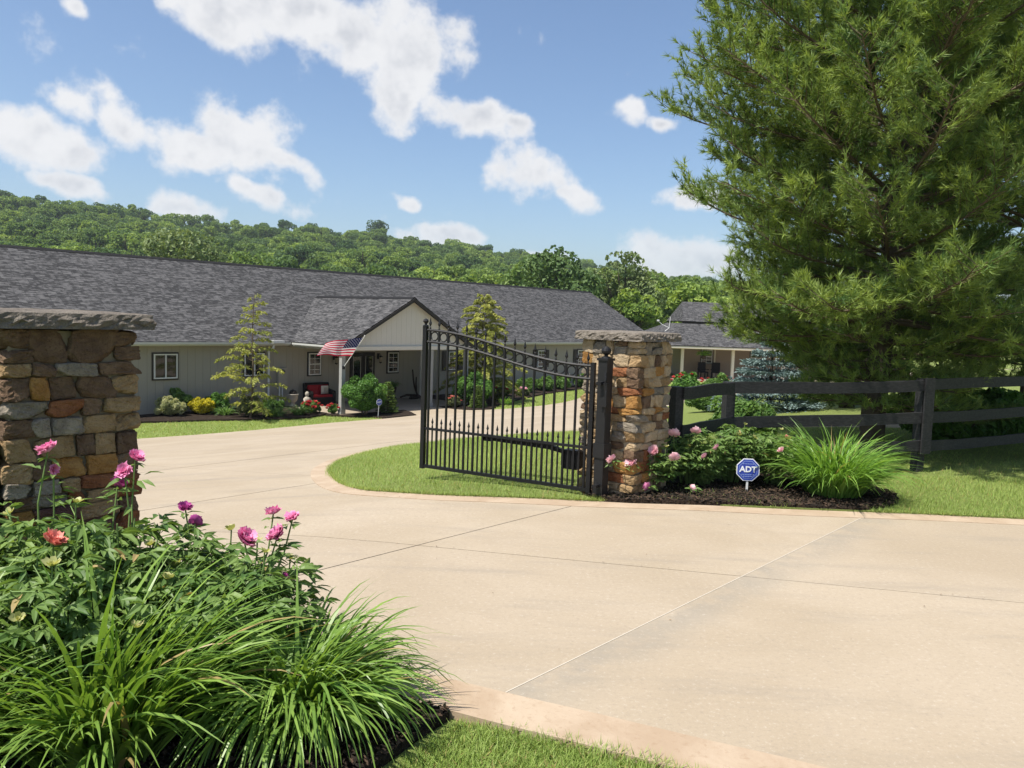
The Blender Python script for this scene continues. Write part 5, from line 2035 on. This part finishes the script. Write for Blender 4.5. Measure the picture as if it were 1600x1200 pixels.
# ------------------------------------------------------------------ grassy clumps
def clump_mesh(n, Lr, wr, r0, seed, spread=1.0, nseg=8, up=1.45, bk=1.0):
    global R
    keep, R = R, np.random.default_rng(seed)
    a0 = R.uniform(0, 2 * math.pi, n)
    rr = r0 * np.sqrt(R.uniform(0, 1, n))
    base = np.column_stack([np.cos(a0) * rr, np.sin(a0) * rr, np.full(n, -.01)])
    q = rr / r0
    az = a0 + R.normal(0, .45, n) + (1 - q) * R.normal(0, 1.6, n)
    th0 = up + .08 - spread * (.02 + .68 * q * R.uniform(.4, 1.15, n))
    bend = bk * (R.uniform(.7, 1.75, n) + spread * q * R.uniform(.3, 1.0, n))
    L = R.uniform(*Lr, n) * (1 - .10 * q) * np.where(R.uniform(0, 1, n) < .28, R.uniform(.5, .85, n), 1)
    V, Q, k = blades(base, az, th0, L, R.uniform(*wr, n), bend, nseg)
    V[:, 2] = np.maximum(V[:, 2], .006)
    T = np.repeat(dead_some(R.normal(.42, .24, n).clip(0, 1), .022), k)
    R = keep
    return V, Q, T


def clump(name, label, loc, args, mat_, cat='grass clump', group=None, rz=0):
    V, Q, T = clump_mesh(**args)
    o = build(name, V, Q, mat_, tint=T, loc=loc)
    o.rotation_euler = (0, 0, rz)
    return tag(o, label, cat, group)


clump('daylily_clump', 'arching green grassy clump spilling over the driveway edge in front', (-.93, 3.52, .01), dict(n=980, Lr=(.48, .82), wr=(.015, .025), r0=.21, seed=31, spread=.95, bk=1.12), M['lf_lily'])
clump('daylily_clump', 'upright broad-bladed grassy clump in the bottom left corner', (-1.66, 3.20, .01), dict(n=760, Lr=(.62, 1.08), wr=(.018, .030), r0=.26, seed=32, spread=.75, bk=.78), M['lf_lily'])
clump('daylily_clump', 'grassy clump crowding the bottom left frame edge', (-2.22, 2.95, .01), dict(bk=.78, n=520, Lr=(.55, .95), wr=(.012, .02), r0=.2, seed=33, spread=.9), M['lf_lily'])
clump('daylily_clump', 'thin-bladed grassy tuft between the peonies and the front clump', (-1.28, 3.66, .01), dict(n=300, Lr=(.45, .72), wr=(.009, .016), r0=.14, seed=34, spread=1.0), M['lf_lily'])
clump('ornamental_grass', 'bright green fountain-shaped grass clump beside the yard sign', (3.55, 8.66, .04), dict(n=1300, Lr=(.58, 1.05), wr=(.013, .022), r0=.28, seed=35, spread=.72, bk=.92), M['lf_lily_light'])
for i, (s, y, sc, nm) in enumerate([(2.55, -1.15, .55, 'green strappy clump beside the yellow shrub'), (3.75, -2.45, .6, 'green strappy clump at the foot of the feathery sapling'), (4.75, -2.55, .6, 'green strappy clump left of the red flowers in the house bed')]):
    clump('strappy_clump', nm, house_pt(s, y, -.02), dict(n=200, Lr=(.45 * sc * 1.6, .75 * sc * 1.6), wr=(.02, .035), r0=.16, seed=50 + i, spread=1.0, nseg=5), M['lf_mid'])
clump('strappy_clump', 'pale green strappy clump at the lawn edge behind the gate', house_pt(14.6, -4.2, -.02), dict(n=160, Lr=(.4, .6), wr=(.02, .03), r0=.14, seed=58, spread=1.0, nseg=5), M['lf_lily_light'])
clump('strappy_clump', 'green strappy clump behind the fence left of the blue spruce', (5.15, 17.3, float(gz(5.15, 17.3)) + .02), dict(n=260, Lr=(.5, .8), wr=(.015, .025), r0=.2, seed=59, spread=1.0, nseg=5), M['lf_mid'])


# ------------------------------------------------------------------ flowers
def flower_mesh(name, mat_, seed, rad_=.062, layers=((9, 1.15, -.40), (10, 1.05, .0), (11, .88, .40), (10, .66, .80), (8, .45, 1.15)), ruffle=.25):
    """double blossom: rings of cupped, ruffled petals"""
    rg = np.random.default_rng(seed)
    V, Q, T = [], [], []
    o = 0
    for n, rr, el in layers:
        for i in range(n):
            a = 2 * math.pi * (i + rg.uniform(-.3, .3)) / n
            e = el + rg.normal(0, .15)
            L = rad_ * rr * rg.uniform(.85, 1.15)
            w = L * rg.uniform(.50, .80)
            H = np.array([math.cos(a), math.sin(a), 0])
            S = np.array([-math.sin(a), math.cos(a), 0])
            t0 = rg.uniform(.1, .9)
            for p in range(4):
                u = p / 3
                ee = e + .55 * u
                c = H * L * (u * math.cos(e) * (1 - .15 * u)) + np.array([0, 0, L * u * math.sin(ee) * .9])
                wd = w * (.25 + 1.0 * math.sin(math.pi * min(1, .15 + u * .62)))
                for q in (-1, 0, 1):
                    V.append(c + S * q * wd / 2 + np.array([0, 0, abs(q) * wd * .18]) + rg.normal(0, 1, 3) * L * .075 * ruffle * 4 * u)
                    T.append(np.clip(t0 * .6 + .4 * u + rg.normal(0, .1), 0, 1))
            for p in range(3):
                for q in range(2):
                    Q.append((o + p * 3 + q, o + p * 3 + q + 1, o + (p + 1) * 3 + q + 1, o + (p + 1) * 3 + q))
            o += 12
    ob = build(name, np.array(V), np.array(Q), mat_, tint=T, smooth=True)
    me = ob.data
    bpy.data.objects.remove(ob)
    return me


FL = {k: [flower_mesh('blossom', M['petal_' + k], 10 * i + j) for j in range(3)] for i, k in enumerate(('hot', 'pale', 'plum', 'salmon', 'red'))}
POD = [flower_mesh('seed_pod', M['sepal'], 90 + j, .034, ((5, 1.0, .3), (4, .6, 1.0)), .2) for j in range(2)]


def peony_foliage(seed, nst, H, spread, ll=(.070, .120)):
    global R
    keep, R = R, np.random.default_rng(seed)
    st = MB()
    P, D, N, T = [], [], [], []
    tops = []
    for s in range(nst):
        a = R.uniform(0, 2 * math.pi)
        q = math.sqrt(R.uniform(0, 1))
        ln = spread * q
        h = H * R.uniform(.68, 1.10) * (1 - .28 * q * q)
        b0 = np.array([math.cos(a) * .10 * q, math.sin(a) * .10 * q, 0])
        tp = np.array([math.cos(a) * ln, math.sin(a) * ln, h])
        md = b0 * .5 + tp * .5 + np.array([-math.cos(a), -math.sin(a), 0]) * ln * .12 + np.array([0, 0, h * .06])
        st.tube([b0, md, tp], [.007, .006, .004], 5)
        tops.append(tp)
        nl = R.integers(6, 9)
        for k in range(nl):
            u = .35 + .65 * (k + R.uniform(0, 1)) / nl
            c = b0 * (1 - u) ** 2 + 2 * md * u * (1 - u) + tp * u * u
            az = a + k * 2.3 + R.normal(0, .4)
            tone = np.clip(R.normal(.45, .2), 0, 1)
            pl_ = R.uniform(.07, .16)
            ed = np.array([math.cos(az), math.sin(az), R.uniform(.1, .7)])
            ed /= np.linalg.norm(ed)
            hub = c + ed * pl_
            st.tube([c, hub], [.0035, .0025], 4, False)
            for g in (-1, 0, 1):
                ga = az + g * R.uniform(.7, 1.0)
                gd_ = unit(np.array([math.cos(ga), math.sin(ga), R.uniform(-.1, .4)]))
                h2 = hub + gd_ * R.uniform(.015, .05)
                for l in (-1, 0, 1):
                    la = ga + l * R.uniform(.35, .7)
                    ld = unit(np.array([math.cos(la), math.sin(la), R.uniform(-.35, .35)]))
                    P.append(h2)
                    D.append(ld)
                    N.append(unit(np.array([0, 0, 1.0]) + R.normal(0, .55, 3)))
                    T.append(np.clip(tone + R.normal(0, .13), 0, 1))
    P, D, N, T = map(np.array, (P, D, N, T))
    T = dead_some(T, .012)
    L = R.uniform(*ll, len(P))
    V, F_, k = leaves(P, D, N, L, L * R.uniform(.25, .36, len(P)), 'lance', .18, .26)
    V[:, 2] = np.maximum(V[:, 2], .01)
    fo = build('foliage', V, F_, M['lf_peony'], tint=np.repeat(T, k), smooth=False)
    so = st.build('stems', M['stem'], None)
    m1, m2 = fo.data, so.data
    bpy.data.objects.remove(fo)
    bpy.data.objects.remove(so)
    R = keep
    return m1, m2, tops


PEO = [peony_foliage(61, 40, .80, .38), peony_foliage(62, 40, .72, .40), peony_foliage(63, 44, .70, .42)]


def peony(label, loc, var, sc, rz, flowers=(), pods=0, seed=0, zs=1.0):
    m1, m2, tops = PEO[var]
    root = thing('peony_plant', label, 'peony', loc, 0)
    child('foliage', m1, root, rot=(0, 0, rz), scale=(sc, sc, sc * zs))
    child('stems', m2, root, rot=(0, 0, rz), scale=(sc, sc, sc * zs))
    rs = random.Random(seed)
    for (x, y, z, colr, size, tilt) in flowers:
        f = child('blossom', FL[colr][rs.randrange(3)], root, (x - loc[0], y - loc[1], z - loc[2]), (tilt, rs.uniform(-.5, .5), rs.uniform(0, 6)), (size * .76,) * 3)
        lx, ly, lz = x - loc[0], y - loc[1], z - loc[2]
        q0, q1, q2 = np.array([lx * .45, ly * .45, lz * .45]), np.array([lx * .9 + rs.uniform(-.03, .03), ly * .9 + rs.uniform(-.03, .03), lz * .78]), np.array([lx, ly, lz - .005])
        fst = MB().tube([q0, (q0 + q1) / 2 + [rs.uniform(-.015, .015), 0, .01], q1, q2], [.005, .005, .0045, .004], 5).build('flower_stem', M['stem'], root)
        rg = np.random.default_rng(rs.randrange(9999))
        Pp, Dd = [], []
        for u in (.35, .62, .84, .95):
            c_ = q0 + (q2 - q0) * u
            a0 = rg.uniform(0, 6.28)
            for l in range(3 if u < .9 else 4):
                a_ = a0 + (l - 1) * rg.uniform(.4, .8) if u < .9 else a0 + l * 1.6
                dd = np.array([math.cos(a_), math.sin(a_), rg.uniform(-.3, .4)])
                Pp.append(c_ + dd * (.045 if u < .9 else .0))
                Dd.append(dd)
        Pp, Dd = np.array(Pp), np.array(Dd)
        Lw = rg.uniform(.055, .10, len(Pp))
        Vv, Ff, kk = leaves(Pp, Dd, unit(np.array([0, 0, 1.]) + rg.normal(0, .4, Pp.shape)), Lw, Lw * .3, 'lance', .18, .25)
        build('stem_leaves', Vv, Ff, M['lf_peony'], fst, tint=np.repeat(rg.uniform(.2, .8, len(Pp)), kk))
    c, s = math.cos(rz), math.sin(rz)
    for tp in rs.sample(tops, min(pods, len(tops))):
        x, y, z = (tp[0] * c - tp[1] * s) * sc, (tp[0] * s + tp[1] * c) * sc, tp[2] * sc * zs
        dz = rs.uniform(.02, .08)
        child('seed_pod', POD[rs.randrange(2)], root, (x, y, z + dz), (rs.uniform(-.5, .5), rs.uniform(-.5, .5), rs.uniform(0, 6)), (rs.uniform(.8, 1.15),) * 3)
        MB().tube([(x * .97, y * .97, z - .05), (x, y, z + dz)], [.004, .004], 4).build('pod_stem', M['stem'], root)
    return root


peony('peony with one tall magenta bloom against the shaded pillar', (-2.28, 3.72, .01), 0, 1.02, .3, [(-2.19, 3.75, 1.15, 'hot', 1.0, .5), (-2.17, 3.76, 1.06, 'hot', .55, 1.6)], 4, 1)
peony('peony with a cluster of magenta blooms at the pillar edge', (-1.88, 3.83, .01), 1, 1.06, 1.2, [(-1.87, 3.95, 1.09, 'hot', .9, .5), (-1.90, 3.90, 1.03, 'hot', .8, .9), (-1.96, 3.95, .95, 'plum', .9, .7)], 3, 2)
peony('peony with two purple blooms against the driveway', (-1.58, 3.92, .01), 2, .92, 2.2, [(-1.64, 4.0, .83, 'plum', .75, .3), (-1.57, 3.95, .77, 'plum', .8, .9)], 4, 3)
peony('peony with a group of pink blooms near the front grassy clump', (-1.30, 3.86, .01), 1, .84, 3.4, [(-1.18, 3.96, .83, 'hot', .85, .4), (-1.08, 3.95, .81, 'hot', .85, .3), (-1.14, 3.9, .735, 'hot', 1.05, .6), (-1.29, 3.85, .725, 'hot', 1.2, .8), (-1.1, 3.9, .51, 'plum', .7, .9)], 4, 4)
peony('peony with one salmon bloom near the left edge', (-2.02, 3.36, .01), 0, .90, 4.0, [(-2.0, 3.45, .80, 'salmon', 1.1, .5)], 5, 5)
peony('leafy peony with pale seed pods behind the bottom left clump', (-1.68, 3.62, .01), 2, .86, 5.1, [], 5, 6)
peony('leafy peony without blooms at the left edge', (-2.62, 3.18, .01), 1, .95, .8, [], 3, 7)

peony('peony with pale pink blooms at the foot of the sunlit pillar', (1.55, 8.66, .05), 0, .80, .5, [(1.52, 8.35, .50, 'pale', 1.35, .9), (1.73, 8.30, .44, 'pale', 1.25, .9), (1.27, 8.22, .39, 'pale', 1.3, .9), (1.04, 8.02, .45, 'pale', 1.2, .8), (1.45, 8.24, .14, 'hot', 1.0, 1.2), (1.36, 8.42, .52, 'pale', 1.1, .7)], 1, 11, .78)
peony('peony with two tall pink blooms before the fence corner', (2.02, 8.95, .05), 1, .84, 1.9, [(1.76, 8.55, .66, 'pale', 1.3, .8), (2.02, 8.66, .68, 'pale', 1.2, .7), (1.93, 8.32, .12, 'pale', 1.0, 1.2), (2.25, 8.62, .52, 'pale', .9, .9)], 2, 12, .95)
peony('low leafy peony left of the blue yard sign', (2.20, 8.92, .05), 2, .62, 1.1, [(2.12, 8.6, .42, 'pale', .9, .9)], 1, 15, .9)
peony('leafy peony behind the blue yard sign', (2.55, 9.12, .05), 2, .92, 3.1, [], 4, 13, 1.0)
peony('peony with fading pink blooms left of the fountain grass', (3.05, 9.1, .05), 0, .84, 4.2, [(2.98, 8.7, .50, 'pale', .9, .8), (3.1, 8.9, .62, 'salmon', .6, .8)], 3, 14, .85)


# ------------------------------------------------------------------ bed plants by the house
def flower_shrub(label, loc, r_, nfl, col, seed, mat_='lf_mid', size=(.05, .09), name='flowering_shrub', fs=1.0, nl=1500):
    root = round_bush(name, label, loc, r_, nl, M[mat_], seed, size, 14, zc=r_[2] * .9)
    rs = random.Random(seed)
    for k in range(nfl):
        a, e = rs.uniform(0, 6.28), rs.uniform(.1, 1.3)
        x, y, z = r_[0] * math.cos(a) * math.cos(e), r_[1] * math.sin(a) * math.cos(e), r_[2] * (.9 + .85 * math.sin(e))
        child('blossom', FL[col][rs.randrange(3)], root, (x, y, z), (rs.uniform(-.4, .4), rs.uniform(-.4, .4), rs.uniform(0, 6)), (fs,) * 3)
    return root


flower_shrub('red flowering shrub at the right end of the left house bed', house_pt(5.45, -2.35, -.02), (.42, .40, .26), 26, 'red', 21, fs=1.1)
flower_shrub('small red flowering plant beside the porch bed edge', house_pt(6.0, -2.95, -.02), (.24, .24, .22), 9, 'red', 22, fs=1.0, nl=700)
flower_shrub('red flowering shrub left of the bush behind the gate', house_pt(11.5, -3.9, -.02), (.34, .34, .28), 12, 'salmon', 23, 'lf_olive', fs=1.0)
flower_shrub('dark shrub with a few red blooms below the feathery young tree', house_pt(15.4, -2.9, -.02), (.55, .5, .38), 9, 'red', 24, 'lf_olive', fs=1.2, nl=2200)
flower_shrub('pinkish flowering plant in the bed behind the gate', house_pt(18.2, -2.1, -.02), (.36, .34, .24), 10, 'pale', 25, 'lf_olive', fs=1.1)
round_bush('leafy_shrub', 'low green shrub in the bed left of the hostas', house_pt(17.2, -1.6, -.02), (.55, .5, .40), 2200, M['lf_mid'], 31, (.10, .18), 14, zc=.34)
for i, (s, y, r_, lb) in enumerate([(19.8, -1.0, .62, 'green leafy shrub below the first shuttered window behind the gate'), (21.4, -.9, .66, 'green leafy shrub in the row along the right house wall'),
                                    (23.0, -.8, .62, 'green leafy shrub nearest the sunlit pillar in the wall row'), (25.2, -.7, .6, 'green leafy shrub at the pillar edge in the wall row'),
                                    (27.6, -.6, .6, 'green leafy shrub at the far end of the wall row')]):
    round_bush('leafy_shrub', lb, house_pt(s, y, -.02), (r_, .55, .42), 2200, M['lf_mid'], 33 + i, (.12, .22), 14, zc=.38, group='leafy shrubs along the right house wall')
round_bush('leafy_shrub', 'tall thin green shrub behind the variegated one', house_pt(1.35, .02, -.02), (.50, .22, .52), 1400, M['lf_mid'], 41, (.08, .14), 12, zc=.48)
round_bush('leafy_shrub', 'dark olive shrub at the base of the feathery sapling', house_pt(3.0, -2.15, -.02), (.48, .42, .42), 2200, M['lf_olive'], 42, (.06, .11), 16, zc=.38)
round_bush('leafy_shrub', 'small green shrub behind the house bed lilies', house_pt(4.2, -1.6, -.02), (.50, .42, .30), 1500, M['lf_mid'], 43, (.08, .13), 12, zc=.28)
round_bush('leafy_shrub', 'dark green shrub behind the green strappy clump', house_pt(2.7, -.35, -.02), (.6, .4, .42), 1800, M['lf_bush'], 44, (.07, .12), 14, zc=.36)
make_sign('small blue octagonal yard sign beside the round porch bush', (*hw(6.75, -4.75), FLOOR + .0), .75, .24, .56, .06)

pt_ = thing('porch_fern', 'dark leafy potted plant on a stand under the porch window', 'potted plant', house_pt(11.35, -.15), HOUSE_RZ)
MB().lathe([(.001, .3), (.10, .3), (.15, .52), (.16, .55), (.001, .53)], (0, 0, 0), 10).build('pot', M['terracotta'], pt_)
for k in range(3):
    MB().tube([(.16 * math.cos(k * 2.1), .16 * math.sin(k * 2.1), 0), (.09 * math.cos(k * 2.1), .09 * math.sin(k * 2.1), .31)], .014, 5).build('stand_leg', M['iron'], pt_)
V, Q, T = clump_mesh(90, (.35, .6), (.03, .05), .08, 71, 1.0, 5)
build('fronds', V + [0, 0, .54], Q, M['lf_bush'], pt_, tint=T)

# guest house plants
hb = thing('hanging_basket', 'hanging fern basket under the guest house eave', 'hanging plant', (13.55, 56.9, -.35))
MB().lathe([(.001, -.25), (.12, -.22), (.22, .0), (.20, .0), (.001, -.05)], (0, 0, 0), 10).build('basket', M['terracotta'], hb)
for k in range(3):
    MB().tube([(.2 * math.cos(k * 2.1), .2 * math.sin(k * 2.1), 0), (0, 0, .55)], .008, 4).build('chain', M['iron'], hb)
V, Q, T = clump_mesh(200, (.4, .75), (.05, .09), .15, 72, 1.2, 5)
build('fronds', V, Q, M['lf_lily_light'], hb, tint=T)
flower_shrub('red flowering shrub beside the sunlit pillar, before the guest house', (7.1, 32.5, float(gz(7.1, 32.5)) - .03), (.75, .6, .62), 16, 'red', 51, 'lf_bush', (.09, .16), fs=1.0, nl=2600)
flower_shrub('red flowering shrub under the guest house fern basket', (8.35, 32.0, float(gz(8.35, 32.0)) - .03), (.70, .6, .52), 14, 'red', 52, 'lf_mid', (.09, .16), fs=1.0, nl=2600)
round_bush('leafy_shrub', 'loose green shrub behind the first fence section', (3.35, 11.6, .0), (.55, .5, .46), 3000, M['lf_mid'], 53, (.06, .12), 18, wr=.4, zc=.42)
round_bush('leafy_shrub', 'grassy low shrub behind the fence corner post', (5.3, 21.0, float(gz(5.3, 21)) - .02), (.85, .6, .42), 2600, M['lf_mid'], 54, (.09, .16), 16, wr=.35, zc=.36)
round_bush('leafy_shrub', 'dark undergrowth shrub in the shade between the pines', (7.4, 13.3, .0), (1.3, .8, .62), 3600, M['lf_bush'], 55, (.08, .15), 20, zc=.5)
round_bush('leafy_shrub', 'dark undergrowth shrub low under the right pine', (9.4, 14.2, .0), (1.6, .7, .6), 3000, M['lf_bush'], 56, (.07, .13), 20, zc=.4)


# ------------------------------------------------------------------ litter on the concrete
def litter():
    rs = np.random.default_rng(77)
    P = []
    q = np.array([5.35, -1.11]) / np.hypot(5.35, 1.11)
    for k in range(34):                                   # bits caught along the cross joint
        P.append(np.array([-1.74, 6.53]) + q * rs.uniform(0, 6.5) + rs.normal(0, .018, 2))
    for k in range(60):                                  # along the lawn edge
        i = rs.integers(0, len(isl) - 1)
        c = np.array(isl[i])
        if c[0] < 6 and c[1] < 12:
            P.append(c + np.array([0, -.27]) + rs.normal(0, .08, 2))
    for k in range(22):
        P.append(np.array([rs.uniform(-1.2, 4.5), rs.uniform(3.6, 7.8)]))
    P = np.array(P)
    n = len(P)
    a = rs.uniform(0, 6.28, n)
    D = np.column_stack([np.cos(a), np.sin(a), rs.normal(0, .06, n)])
    L = rs.uniform(.006, .026, n)
    V, F_, k = leaves(np.column_stack([P, gz(P[:, 0], P[:, 1]) + .008]), D, np.tile([0, 0, 1.], (n, 1)), L, L * rs.uniform(.12, .5, n), 'diamond', .12, -.03)
    m, t = mat('dry_litter')
    finish(t, pbr(t, t.mix(t.n('ShaderNodeAttribute', attribute_name='tint').outputs['Fac'], (.06, .032, .018), (.22, .13, .06)), .85, .15))
    kind(build('leaf_litter', V, F_, m, tint=np.repeat(rs.uniform(0, 1, n), k)), 'stuff')


litter()


# ------------------------------------------------------------------ the summer air over the valley
def make_haze():
    o = MB().box((0, 1600, 36), (5400, 4300, 80)).build('haze', None)
    m = bpy.data.materials.new('haze_air')
    m.use_nodes = True
    m.node_tree.nodes.clear()
    t = NT(m.node_tree)
    v = t.n('ShaderNodeVolumePrincipled', ins={'Color': (.80, .88, 1.0, 1), 'Density': .00018, 'Anisotropy': .2})
    out = t.n('ShaderNodeOutputMaterial')
    t.t.links.new(v.outputs[0], out.inputs['Volume'])
    o.data.materials.append(m)
    kind(o, 'stuff')


make_haze()
